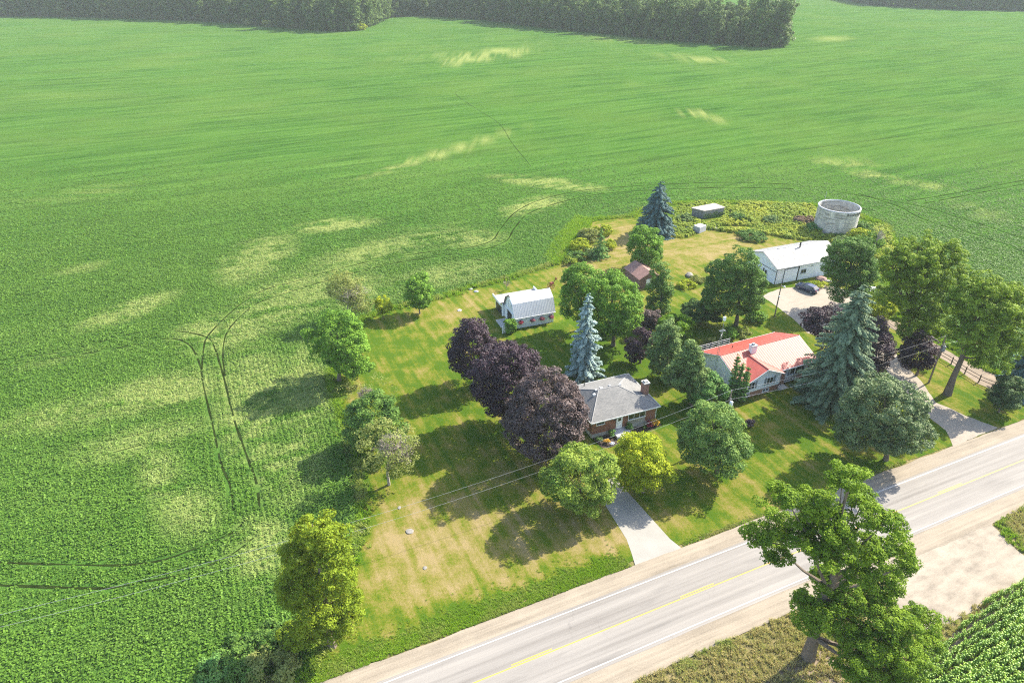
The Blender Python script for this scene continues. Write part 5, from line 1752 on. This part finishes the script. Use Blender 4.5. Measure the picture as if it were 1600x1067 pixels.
stone(562, 832, 0.30, 'pale stone on the lawn edge, third down towards the road', grp='stones along the lawn edge')
stone(556, 853, 0.36, 'pale stone on the lawn edge, nearest the road of four', grp='stones along the lawn edge')
stone(640, 830, 0.42, 'flat pale stone in the dry lawn below the wires', flat=0.25)
stone(664, 887, 0.32, 'flat pale stone in the dry lawn nearest the road', flat=0.25)
stone(624, 793, 0.26, 'flat pale stone in the lawn under the wires', flat=0.25)
stone(718, 485, 0.55, 'flat white stone on the grass left of the barn', mat=M_STEP, flat=0.25)
stone(744, 456, 0.45, 'white stone at the crop edge behind the barn', mat=M_STEP)
stone(735, 452, 0.40, 'smaller white stone at the crop edge behind the barn', mat=M_STEP)
stone(1077, 431, 1.0, 'grey boulder in the small planted bed by the tall shrubs', flat=0.5)
stone(1078, 357, 0.9, 'brown boulder beside the squat concrete block', mat=M_CONC, flat=0.5)
stone(1115, 357, 0.8, 'low pale boulder right of the squat concrete block', flat=0.4)
stone(1283, 437, 1.0, 'reddish rock in the bed at the workshop wall', mat=simple('reddish_rock', (0.24, 0.15, 0.125), 0.9, 0.3, 2), flat=0.5)
stone(1293, 440, 0.7, 'pale rock in the bed at the workshop wall', flat=0.5)

# ---- house front planting
def hw1(x, y):
    return (11.2 + math.cos(rad(21.8)) * x - math.sin(rad(21.8)) * y, 77.2 + math.sin(rad(21.8)) * x + math.cos(rad(21.8)) * y)
sheet('flower_bed', [hw1(*p) for p in ((0.6, 0.42), (3.7, 0.42), (3.7, -1.9), (2.4, -2.4), (0.8, -2.1))], 0.02, M_MULCH, 0.6, None, 0.1, 21)
sheet('flower_bed', [hw1(*p) for p in ((6.25, 0.42), (11.2, 0.42), (11.6, -0.7), (9.5, -1.1), (6.3, -0.9))], 0.02, M_MULCH, 0.6, None, 0.1, 22)
def bush_at(name, label, cat, x, y, r, h, mat, leaf=0.2, clump=0.28, per=32, group=None):
    SEED[0] += 1
    rng = np.random.default_rng(SEED[0])
    root = empty(name, (x, y, 0)); tag(root, label, cat, group)
    V, F, rn = crown_leaves(rng, [(np.array([0, 0, h * 0.52]), np.array([r, r, h * 0.5]))], leaf, clump, 1.0, per=per)
    link_mesh('foliage', mesh_arrays('foliage', V, F, {'rnd': rn}), mat, root)
    mb = MB()
    for k in range(4):
        a = k * 1.6
        mb.tube([(0, 0, -0.05), (math.cos(a) * r * 0.5, math.sin(a) * r * 0.5, h * 0.6)], [0.03, 0.012], 4)
    mb.build('stem', M_BARK, root, fix=False)
for (x, y, r, h, mt, lb, nm) in [(3.4, -0.3, 0.42, 1.2, M_CEDAR, 'dark green round shrub at the left of the brick house step', 'shrub'),
                                (6.45, -0.05, 0.42, 1.25, M_CEDAR, 'dark green round shrub at the right of the brick house step', 'shrub'),
                                (1.9, -1.4, 0.38, 0.6, M_YEL, 'orange flowers in the bed left of the brick house step', 'flower_clump'),
                                (1.2, -0.5, 0.4, 0.7, M_CEDARL, 'low green plant against the brick wall in the left bed', 'shrub'),
                                (2.7, -1.9, 0.35, 0.5, simple('white_petals', (0.7, 0.72, 0.78), 0.7, 0.1, 4), 'pale white flowers at the front of the left bed', 'flower_clump'),
                                (9.6, -0.4, 0.5, 0.8, M_RED, 'red flowering clump below the brick house corner', 'flower_clump'),
                                (10.5, -0.25, 0.6, 0.95, M_YEL, 'orange yellow flowering clump at the brick house corner', 'flower_clump'),
                                (8.6, -0.5, 0.35, 0.5, M_MAPLED, 'low dark plant under the brick house picture window', 'shrub')]:
    wx, wy = hw1(x, y)
    bush_at(nm, lb, 'flowers' if 'flower_' in nm else 'shrub', wx, wy, r, h, mt)

# ================================================================== TREES
tree('maple_tree', 'large round green maple at the crop edge, left of the lawn', 'tree', (530, 594), [(528, 528, 47, 50), (545, 550, 36, 42)], M_MAPLE, bump_=0.2)
thin_tree('ash_tree', 'thin yellow-green ash with grey branches behind the round maple', 'tree', (546, 503), [(540, 447, 27, 29), (562, 474, 17, 18, -2)], M_THIN, 0.2, 1.5, 5, 3, 0.28, 0.35, per=36)
tree('young_tree', 'small yellow-green sapling on the bare strip by the crop', 'tree', (599, 499), [(597, 477, 13, 14)], M_LIME, 0.07, 0.3, 0.45, 1.0, nlimb=5, per=34, fork=0.3)
tree('young_maple', 'oval green maple with short trunk at the lawn corner by the crop', 'tree', (656, 490), [(654, 455, 22, 28)], M_MAPLE, 0.13, 0.34, 0.65, 1.15, per=55, bump_=0.12, fork=0.3)
thin_tree('bare_shrub', 'leafless pale grey shrub below the large round maple', 'shrub', (572, 632), [(558, 612, 28, 22), (590, 602, 26, 20)], M_THIN, 0.12, 0.30, 5, 5, 0.22, 0.2)
tree('dark_maple', 'dense dark green maple just behind the half-dead tree', 'tree', (582, 702), [(580, 650, 40, 38), (602, 668, 32, 32, -1), (560, 672, 26, 30)], M_MAPLED, bump_=0.14)
thin_tree('sparse_tree', 'half-dead tree with pale branches and sparse olive leaves', 'tree', (608, 757), [(596, 692, 42, 42), (620, 702, 34, 40)], M_THIN, 0.24, 0.75, 5, 4, 0.26, 0.3, per=34)
tree('gold_maple', 'tall yellow-green maple at the road corner of the crop', 'tree', (519, 1008),
     [(492, 826, 36, 30), (465, 868, 30, 36), (520, 856, 30, 36), (485, 905, 44, 34), (530, 910, 24, 30, -2), (462, 925, 26, 34), (505, 955, 44, 32, -1), (545, 962, 20, 24, -1), (470, 985, 32, 26), (455, 905, 22, 24, 1), (520, 982, 26, 20, -1), (545, 935, 20, 24)],
     M_GOLD, 0.42, 0.24, 0.58, 0.9, nlimb=16, bump_=0.26, per=75)
tree('copper_maple', 'dark purple maple nearest the barn, farthest in the row of three', 'tree', (742, 600), [(738, 532, 34, 34), (748, 555, 38, 40), (722, 552, 22, 26)], M_PURPLE, density=1.15, bump_=0.16, group='purple maples in a row on the lawn')
tree('copper_maple', 'dark purple maple in the middle of the row of three', 'tree', (796, 662), [(790, 575, 48, 46), (800, 605, 52, 48), (775, 600, 38, 48)], M_PURPLE, density=1.15, bump_=0.16, group='purple maples in a row on the lawn')
tree('copper_maple', 'bronze purple maple overhanging the brick house, nearest the road of three', 'tree', (852, 718), [(850, 635, 58, 58), (845, 665, 60, 54), (885, 650, 36, 46)], M_BRONZE, density=1.15, bump_=0.16, group='purple maples in a row on the lawn')
tree('maple_tree', 'mid green maple at the road end of the concrete drive', 'tree', (908, 797), [(905, 740, 52, 50), (915, 758, 50, 46), (880, 755, 34, 36)], leaf_mat('lawn_maple_leaves', (0.065, 0.147, 0.022), (0.323, 0.401, 0.062), 0.36, (0.16, 0.27, 0.015)), density=1.0, bump_=0.22)
tree('yellow_maple', 'bright yellow-green maple in front of the brick house', 'tree', (1004, 768), [(1000, 710, 38, 40), (1008, 728, 41, 38)], M_LIME, density=1.0, bump_=0.2)
tree('maple_tree', 'dark green maple on the lawn between the two houses and the road', 'tree', (1120, 738), [(1112, 665, 44, 44), (1122, 695, 53, 44), (1095, 690, 32, 38)], leaf_mat('front_maple_leaves', (0.043, 0.117, 0.026), (0.236, 0.343, 0.078), 0.3, (0.12, 0.22, 0.02)), bump_=0.16)
tree('maple_tree', 'broad blue-green maple at the mouth of the gravel lane', 'tree', (1384, 718), [(1378, 632, 55, 48), (1390, 665, 62, 50), (1350, 660, 36, 44), (1412, 640, 36, 44)], leaf_mat('blue_green_maple_leaves', (0.040, 0.086, 0.031), (0.202, 0.260, 0.095), 0.22, (0.08, 0.16, 0.04), gloss=0.25), bump_=0.15)
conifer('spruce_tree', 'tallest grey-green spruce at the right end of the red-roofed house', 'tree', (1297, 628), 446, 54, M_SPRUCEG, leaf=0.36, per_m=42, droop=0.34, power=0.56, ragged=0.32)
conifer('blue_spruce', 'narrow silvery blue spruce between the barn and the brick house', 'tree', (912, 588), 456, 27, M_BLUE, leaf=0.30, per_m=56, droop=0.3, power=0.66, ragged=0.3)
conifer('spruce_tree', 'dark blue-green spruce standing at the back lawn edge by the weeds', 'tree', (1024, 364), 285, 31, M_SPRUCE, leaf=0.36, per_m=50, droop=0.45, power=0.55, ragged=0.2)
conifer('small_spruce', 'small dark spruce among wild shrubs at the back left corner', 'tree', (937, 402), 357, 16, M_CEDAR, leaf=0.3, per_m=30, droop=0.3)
tree('purple_tree', 'purple leaved tree behind the spruce nearest the workshop yard', 'tree', (1284, 545), [(1278, 502, 28, 25), (1300, 490, 16, 16, 1)], M_PURPLE, bump_=0.2)
tree('purple_tree', 'purple leaved tree right of the tall grey-green spruce', 'tree', (1348, 604), [(1368, 545, 30, 34), (1350, 575, 26, 28), (1362, 515, 20, 22, 1)], M_PURPLE, bump_=0.2)
tree('purple_shrub', 'low dark purple tree in the shade of the lane maple', 'tree', (1432, 586), [(1436, 548, 28, 28), (1424, 560, 20, 18)], M_PURPLE, bump_=0.15)
tree('lane_maple', 'big open-crowned maple with leaning trunk left of the lane pole', 'tree', (1412, 556),
     [(1430, 392, 46, 28), (1478, 398, 34, 28, 1), (1396, 412, 30, 30), (1440, 430, 48, 36, -1), (1490, 438, 24, 28), (1410, 455, 36, 34), (1460, 470, 38, 36, -1), (1430, 505, 34, 30, -2), (1462, 512, 22, 22)],
     M_OPEN, 0.5, 0.30, 0.68, 0.60, nlimb=22, bump_=0.38, per=80)
tree('lane_maple', 'big open-crowned maple with bent trunk beside the road lane', 'tree', (1480, 616),
     [(1545, 448, 36, 26), (1582, 462, 28, 26, 1), (1510, 470, 32, 30), (1555, 490, 44, 34, -1), (1525, 520, 40, 34, -2), (1575, 530, 34, 30), (1500, 505, 24, 24), (1545, 555, 34, 26, -2), (1590, 500, 26, 26)],
     M_OPEN, 0.5, 0.30, 0.68, 0.60, nlimb=22, bump_=0.38, per=80)
tree('yard_maple', 'dark green maple between the workshop and the lane', 'tree', (1336, 478), [(1322, 390, 28, 22), (1348, 388, 22, 20, 1), (1312, 415, 26, 24), (1342, 418, 34, 28), (1325, 445, 30, 26, -1), (1352, 448, 26, 24)], M_MAPLED, 0.35, bump_=0.24)
tree('young_tree', 'light yellow-green tree just right of the spruce top', 'tree', (1380, 512), [(1378, 478, 24, 18), (1370, 492, 18, 14)], M_LIME, 0.14, 0.32, 0.7, bump_=0.2)
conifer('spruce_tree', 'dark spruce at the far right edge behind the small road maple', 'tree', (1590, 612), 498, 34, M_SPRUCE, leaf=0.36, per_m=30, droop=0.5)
tree('young_maple', 'small round dark maple by the road at the right edge', 'tree', (1560, 644), [(1577, 608, 22, 20), (1570, 622, 22, 16)], leaf_mat('dark_road_maple_leaves', (0.026, 0.061, 0.021), (0.120, 0.174, 0.058), 0.22, (0.07, 0.14, 0.03)), 0.14, 0.34, 0.7, bump_=0.18)
tree('maple_tree', 'round green maple on the back lawn below the dark spruce', 'tree', (1006, 421), [(1008, 376, 28, 26), (1008, 395, 30, 25)], M_MAPLE, bump_=0.18)
tree('columnar_maple', 'narrow upright green tree in front of the brown-roofed shed', 'tree', (1031, 498), [(1032, 428, 14, 18), (1031, 455, 20, 28), (1032, 478, 18, 18)], M_MAPLED, bump_=0.17)
tree('maple_tree', 'left of a pair of joined maples behind the barn lawn', 'tree', (908, 515), [(905, 440, 30, 34), (900, 468, 26, 34)], M_MAPLE, bump_=0.2, group='joined maples by the shed')
tree('maple_tree', 'right and taller of a pair of joined maples, behind the blue spruce', 'tree', (958, 540), [(955, 455, 40, 38), (968, 478, 44, 46), (940, 500, 30, 36)], M_MAPLE, bump_=0.2, group='joined maples by the shed')
tree('purple_shrub', 'purple shrub between the joined maples and the pale juniper', 'shrub', (1000, 567), [(1001, 535, 19, 26), (990, 550, 12, 14)], M_PURPLE, bump_=0.18)
tree('purple_shrub', 'greyish purple shrub below the narrow upright tree', 'shrub', (1017, 520), [(1016, 500, 14, 18)], M_BRONZE, bump_=0.18, leaf=0.3, clump=0.6)
tree('green_shrub', 'bright green round shrub right of the purple shrub', 'shrub', (1055, 536), [(1053, 510, 26, 22)], leaf_mat('bright_shrub_leaves', (0.057, 0.149, 0.009), (0.184, 0.311, 0.019), 0.38, (0.2, 0.34, 0.01)), leaf=0.36, clump=0.75, bump_=0.15, trunk=True, nlimb=4)
tree('evergreen_tree', 'feathery pale green evergreen between the two houses', 'tree', (1040, 592), [(1042, 530, 22, 26), (1032, 556, 26, 26), (1050, 566, 26, 26), (1045, 515, 14, 18)], M_CEDARL, leaf=0.30, clump=0.62, bump_=0.32, per=70, shell=0.4)
tree('evergreen_tree', 'larger yellowish evergreen against the left gable of the white house', 'tree', (1080, 632), [(1080, 565, 24, 26), (1068, 590, 28, 28), (1092, 598, 28, 26), (1082, 548, 14, 16)], M_CEDARL, leaf=0.30, clump=0.62, bump_=0.32, per=70, shell=0.4)
tree('yew_shrub', 'dark spreading yew at the foot of the evergreens', 'shrub', (1112, 632), [(1108, 605, 30, 24), (1090, 618, 20, 18)], M_CEDAR, leaf=0.32, clump=0.7, bump_=0.2, nlimb=4)
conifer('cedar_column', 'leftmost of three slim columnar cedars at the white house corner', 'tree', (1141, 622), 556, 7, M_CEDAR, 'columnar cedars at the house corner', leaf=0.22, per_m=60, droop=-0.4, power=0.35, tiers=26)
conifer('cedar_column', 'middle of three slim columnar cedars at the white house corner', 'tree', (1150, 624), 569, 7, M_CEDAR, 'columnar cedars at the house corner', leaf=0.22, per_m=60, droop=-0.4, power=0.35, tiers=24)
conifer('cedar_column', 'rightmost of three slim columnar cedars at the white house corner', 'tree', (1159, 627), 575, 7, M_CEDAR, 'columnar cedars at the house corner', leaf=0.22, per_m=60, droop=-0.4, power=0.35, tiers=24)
tree('maple_tree', 'big dense green maple left of the workshop', 'tree', (1150, 508), [(1158, 412, 28, 24), (1130, 430, 28, 26), (1172, 438, 26, 28), (1145, 455, 42, 36), (1118, 468, 24, 24), (1168, 470, 26, 26)], M_MAPLED, 0.35, bump_=0.18)
tree('green_shrub', 'broad dark green shrub at the left foot of the big maple', 'shrub', (1094, 506), [(1092, 486, 28, 17), (1112, 490, 18, 13)], leaf_mat('dark_shrub_leaves', (0.029, 0.080, 0.021), (0.112, 0.181, 0.046), 0.28, (0.08, 0.17, 0.02)), leaf=0.32, clump=0.7, trunk=True, nlimb=4, bump_=0.16)
bush('green_shrub', 'light green shrub at the gravel yard edge under the big maple', 'shrub', (1180, 500), 16, 1.7, M_MAPLE)
bush('green_shrub', 'round bright shrub beside the antenna mast behind the white house', 'shrub', (1138, 530), 14, 2.0, M_MAPLE)
bush('green_shrub', 'small light shrub on the grass behind the white house deck', 'shrub', (1162, 524), 12, 1.2, M_THIN)
bush('green_shrub', 'low bright green plants in the oval bed on the back lawn', 'shrub', (1072, 448), 14, 0.9, M_LIME)
bush('green_shrub', 'low leafy clump behind the boulder bed', 'shrub', (1090, 440), 10, 1.1, M_THIN)
bush('green_shrub', 'tall leafy plant at the barn corner beside the white gate', 'shrub', (797, 519), 9, 2.6, M_MAPLE, leaf=0.4, clump=0.4)
bush('green_shrub', 'low green plants beside the workshop rocks', 'shrub', (1281, 447), 10, 0.8, M_LIME)
bush('purple_shrub', 'small purple red shrub on the lawn right of the front maple', 'shrub', (1171, 664), 7, 0.9, M_BRONZE, leaf=0.2, clump=0.3)
bush('grassy_clump', 'pale spiky clump at the back wall of the white house', 'shrub', (1108, 541), 9, 1.7, M_THIN)
for k, (p, wd, h, mt, lb) in enumerate([((905, 392), 17, 2.6, M_LIME, 'yellow-green wild shrub at the field corner, leftmost of the thicket'), ((918, 375), 17, 2.8, M_THIN, 'olive wild shrub with grey twigs in the thicket middle'),
                                        ((942, 368), 14, 2.4, M_LIME, 'yellow wild shrub at the top of the corner thicket'), ((900, 405), 15, 1.6, M_MAPLED, 'low dark shrub at the thicket foot'),
                                        ((950, 388), 11, 2.0, M_LIME, 'yellow-green shrub right of the small spruce'), ((925, 400), 14, 1.5, M_CEDARL, 'low pale shrub below the small spruce'),
                                        ((890, 412), 10, 1.3, M_WEED, 'low leafy shrub at the lawn tip of the thicket'), ((1010, 352), 10, 1.8, M_LIME, 'yellow weeds left of the dark spruce')]):
    bush('wild_shrub', lb, 'shrub', p, wd, h, mt, leaf=0.32, clump=0.55, per=40)
thin_tree('dead_shrub', 'grey leafless shrub in the corner thicket', 'shrub', (930, 372), [(928, 360, 12, 10)], None, 0.05, levels=4, nb=4)
for k, (p, wd, h, mt, lb) in enumerate([((1345, 362), 18, 2.2, M_MAPLED, 'dark shrub at the right foot of the silo'), ((1308, 368), 12, 1.2, M_MAPLED, 'small dark shrub in front of the silo'),
                                        ((1340, 378), 16, 3.2, M_LIME, 'yellow-green bushy tree between silo and workshop'), ((1362, 385), 16, 3.4, M_MAPLE, 'green bushy tree beside the leaning dead trunk'),
                                        ((1272, 360), 14, 1.6, M_CEDAR, 'dark low shrub at the left foot of the silo'), ((1205, 348), 14, 1.6, M_CEDARL, 'olive shrub in the weeds left of the silo'),
                                        ((1150, 343), 12, 1.5, M_MAPLED, 'dark shrub in the weeds right of the block shed'), ((1175, 372), 22, 1.3, M_MAPLED, 'dark low thicket along the back lawn edge'),
                                        ((1313, 384), 12, 2.2, M_CEDARL, 'pale shrub behind the workshop right end'), ((1068, 345), 12, 1.5, M_CEDARL, 'olive shrub left of the block shed')]):
    bush('wild_shrub', lb, 'shrub', p, wd, h, mt, leaf=0.32, clump=0.55, per=40)
bush('dry_shrub', 'brown withered shrub close to the silo wall', 'shrub', (1255, 348), 16, 1.5, simple('withered_leaves', (0.20, 0.13, 0.08), 0.9, 0.25, 3), leaf=0.3, clump=0.5)
thin_tree('dead_tree', 'leaning dead trunk with grey twigs right of the silo', 'tree', (1364, 390), [(1374, 364, 10, 8)], M_THIN, 0.14, 0.15, 4, 3, 0.25, 0.4)
thin_tree('young_tree', 'thin dark sapling with reddish leaves behind the barn', 'tree', (791, 453), [(792, 440, 7, 6)], M_BRONZE, 0.06, 0.5, 3, 3, 0.2, 0.4)
# undergrowth at the lower left by the road
for k, (p, wd, h, mt, lb) in enumerate([((432, 1052), 42, 2.0, M_THIN, 'wide olive brush beside the road at the picture foot'), ((385, 1062), 30, 1.5, M_MAPLED, 'dark leafy brush at the crop corner by the bare bank'),
                                        ((425, 1005), 34, 1.6, M_MAPLED, 'dark green brush at the crop edge left of the gold maple'), ((375, 1020), 30, 1.3, M_MAPLED, 'dark green brush farther left along the crop edge'),
                                        ((470, 1000), 26, 2.2, M_MAPLE, 'bright leafy brush under the gold maple'), ((340, 1050), 28, 1.2, M_CEDAR, 'low dark brush leftmost along the crop edge')]):
    bush('roadside_brush', lb, 'brush', p, wd, h, mt, leaf=0.26, clump=0.5, per=46)

# the big maple on the near side of the road
tree('roadside_maple', 'huge green maple on the near verge overhanging the road', 'tree', (1262, 1028),
     [(1325, 745, 31, 21.3), (1345, 775, 25.8, 16.4, 2), (1222, 775, 32.7, 24.6), (1275, 785, 36.1, 24.6), (1180, 835, 27.5, 21.3, -1), (1230, 825, 41.3, 26.2), (1300, 815, 41.3, 29.5), (1290, 850, 51.6, 27.9, -1), (1362, 800, 29.2, 23),
      (1395, 815, 29.2, 19.7, -1), (1405, 850, 25.8, 21.3), (1360, 855, 41.3, 29.5), (1210, 862, 25.8, 14.8), (1415, 880, 18.9, 18), (1345, 895, 36.1, 21.3, -1), (1395, 905, 29.2, 21.3, 1),
      (1290, 900, 31, 21.3, 1), (1262, 938, 29.4, 26), (1265, 965, 27.3, 24, -2), (1320, 930, 35.6, 24), (1310, 965, 42, 28.1, -1), (1375, 940, 33.5, 26), (1395, 970, 42, 28.1, -2), (1440, 960, 25.1, 22, 1),
      (1350, 1005, 42, 28.1, -3), (1405, 1010, 48.3, 28.1, -3), (1452, 1000, 18.9, 18.1, -2), (1345, 1045, 35.6, 24, -4), (1400, 1045, 37.8, 24, -4)],
     M_FORE, 0.55, 0.21, 0.52, 0.95, nlimb=34, bump_=0.36, per=80, flat=0.6)

# ---- woodland across the field: six tree shapes copied along the wood's edge
wood = []
for k in range(6):
    rng = np.random.default_rng(700 + k)
    h = 23 + 4 * rng.random()
    wl_ = []
    for j in range(9):
        z = h * (0.16 + 0.74 * j / 8)
        rr = (3.7 * (1 - 0.55 * abs(j / 8 - 0.4) ** 1.3)) * rng.uniform(0.75, 1.1) * (0.55 if j == 8 else 1)
        wl_.append((np.array([rng.normal() * 1.3, rng.normal() * 1.3, z]), np.array([rr, rr, rr * 1.05])))
    V, F, rn = crown_leaves(rng, wl_, 1.0, 1.7, 0.75, per=30, bump_=0.3)
    mb = trunk_mb(rng, (0, 0), wl_, 0.35, 3)
    tv = np.array(mb.v); tf = [f for f in mb.f if len(f) == 4]
    me = mesh_arrays('woodland_tree', np.concatenate([V, tv]), np.concatenate([F, np.array(tf) + len(V)]), {'rnd': np.concatenate([rn, np.zeros(len(tf))])})
    me.materials.append(M_WOOD2 if k in (1, 4) else M_WOOD1); me.materials.append(M_BARK)
    mi = np.zeros(len(me.polygons), dtype=np.int32); mi[len(F):] = 1
    me.polygons.foreach_set('material_index', mi)
    wood.append(me)
rng = np.random.default_rng(31)
EDGE1 = [(-40, 27), (60, 26), (185, 29), (300, 33), (370, 37), (440, 43), (500, 49), (552, 50), (578, 42), (600, 29), (640, 26), (700, 27), (770, 33), (850, 44), (950, 54), (1030, 62), (1100, 68), (1170, 73), (1222, 75)]
EDGE2 = [(1305, -2), (1340, 3), (1365, 9), (1430, 13), (1500, 16), (1560, 17), (1640, 19)]
def along(pts, step):
    out = []; acc = 0
    for a, b in zip(pts[:-1], pts[1:]):
        l = math.dist(a, b)
        while acc < l:
            t = acc / l; out.append((a[0] + (b[0] - a[0]) * t, a[1] + (b[1] - a[1]) * t)); acc += step
        acc -= l
    return out
e1 = along(px_poly(EDGE1), 6.6)
e2 = along(px_poly(EDGE2), 6.5)
rows = [(x + rng.normal() * 1.3, y + 1.5 + rng.normal() * 2.2, 0, 0) for x, y in e1] + [(x + rng.normal(), y + rng.normal(), 1, 0) for x, y in e2]
end = G(1222, 75)
back = []
for q in range(6):                                   # right-hand end of the wood, turning away
    rows.append((end[0] + 2 + q * 1.5 + rng.normal(), end[1] + 6 + q * 8 + rng.normal(), 0, 0))
rows += [(x + rng.normal() * 1.5, y + 6.5 + rng.normal() * 1.2, 0, 1) for x, y in e1[::1]]
names = ['leafy woodland tree along the near edge of the far wood', 'hazy woodland tree in the farthest treeline at upper right', 'woodland tree standing just behind the wood edge']
n_w = 0
for x, y, wd, rw in rows[:292]:
    o = bpy.data.objects.new('woodland_tree', wood[rng.integers(6)])
    s = rng.choice([0.55, 0.8, 1.0, 1.25]) * rng.uniform(0.9, 1.1) * (0.8 if wd else 1.0)
    o.location = (x, y, -0.1); o.rotation_euler = (0, 0, rng.random() * 6.28); o.scale = (s * rng.uniform(0.9, 1.2), s * rng.uniform(0.9, 1.2), s)
    COL.objects.link(o)
    wpx = float(to_px(x, y)[0])
    st_ = 3 if wd else (0 if wpx < 470 else 1 if wpx < 600 else 2)
    bk = ' second rank' if rw else ''
    tag(o, [('leafy tree in the%s of the wood edge at upper left' if rw else 'leafy tree in the front%s of the wood edge at upper left') % bk,
            ('leafy tree in the%s of the jutting wood corner' if rw else 'leafy tree in the front%s of the jutting wood corner') % bk,
            ('leafy tree in the%s of the wood edge right of the jutting corner' if rw else 'leafy tree in the front%s of the wood edge right of the jutting corner') % bk,
            names[1]][st_], 'tree', ['wood edge at upper left', 'jutting wood corner', 'wood edge right of the corner', 'trees of the farthest treeline'][st_] + bk)
    n_w += 1
print('woodland trees', n_w)
pr = []
for me in wood[:4]:
    pr.append(bpy.data.objects.new('woodland_tree', me))
bpts = []
for x, y in e1:
    if x < 150:
        for q in range(11):
            bpts.append((x + rng.normal() * 2, y + 13 + q * 7 + rng.normal() * 2))
    else:
        for q in range(7):
            bpts.append((min(x, end[0] - 2) + rng.normal() * 2, y + 13 + q * 7 + rng.normal() * 2))
for x, y in e2:
    for q in range(5):
        bpts.append((x + rng.normal() * 2, y + 8 + q * 8 + rng.normal() * 2))
n_in = len(bpts)
for x, y in along([(float(a), float(b)) for a, b in e1], 2.6):
    bpts.append((x + rng.normal() * 1.2, y - 2.5 + rng.normal() * 1.8))
bp_ = np.array(bpts)
scatter('woodland', np.stack([bp_[:, 0], bp_[:, 1], bp_[:, 0] * 0 - 0.1], 1), np.where(np.arange(len(bp_)) < n_in, rng.uniform(0.75, 1.1, len(bp_)), rng.uniform(0.12, 0.32, len(bp_))), pr, rot=np.stack([bp_[:, 0] * 0, bp_[:, 0] * 0, rng.random(len(bp_)) * 6.28], 1), seed=9)
# low shrubs at the foot of the wood
for k, (px, py) in enumerate([(420, 42), (565, 47), (390, 39)]):
    bush('field_shrub', ['pale shrub at the foot of the wood, middle of the left edge', 'yellow shrub at the corner of the jutting wood', 'low shrub at the foot of the wood farther left'][k], 'shrub', (px, py + 1), 9, 5.0, M_LIME if k == 1 else M_THIN, leaf=0.9, clump=1.4, per=30)

# ================================================================== AIR
hz, hn, hout = new_mat('summer_haze')
pv = N(hn, 'ShaderNodeVolumePrincipled')
pv.inputs['Color'].default_value = (0.82, 0.91, 0.88, 1)
pv.inputs['Density'].default_value = 0.00014
pv.inputs['Anisotropy'].default_value = 0.0
L(hn, pv.outputs[0], hout.inputs['Volume'])
hm = MB(); hm.box(-3250, 3350, -450, 3650, -1.5, 66.0)
tag(hm.build('haze', hz), kind='stuff')
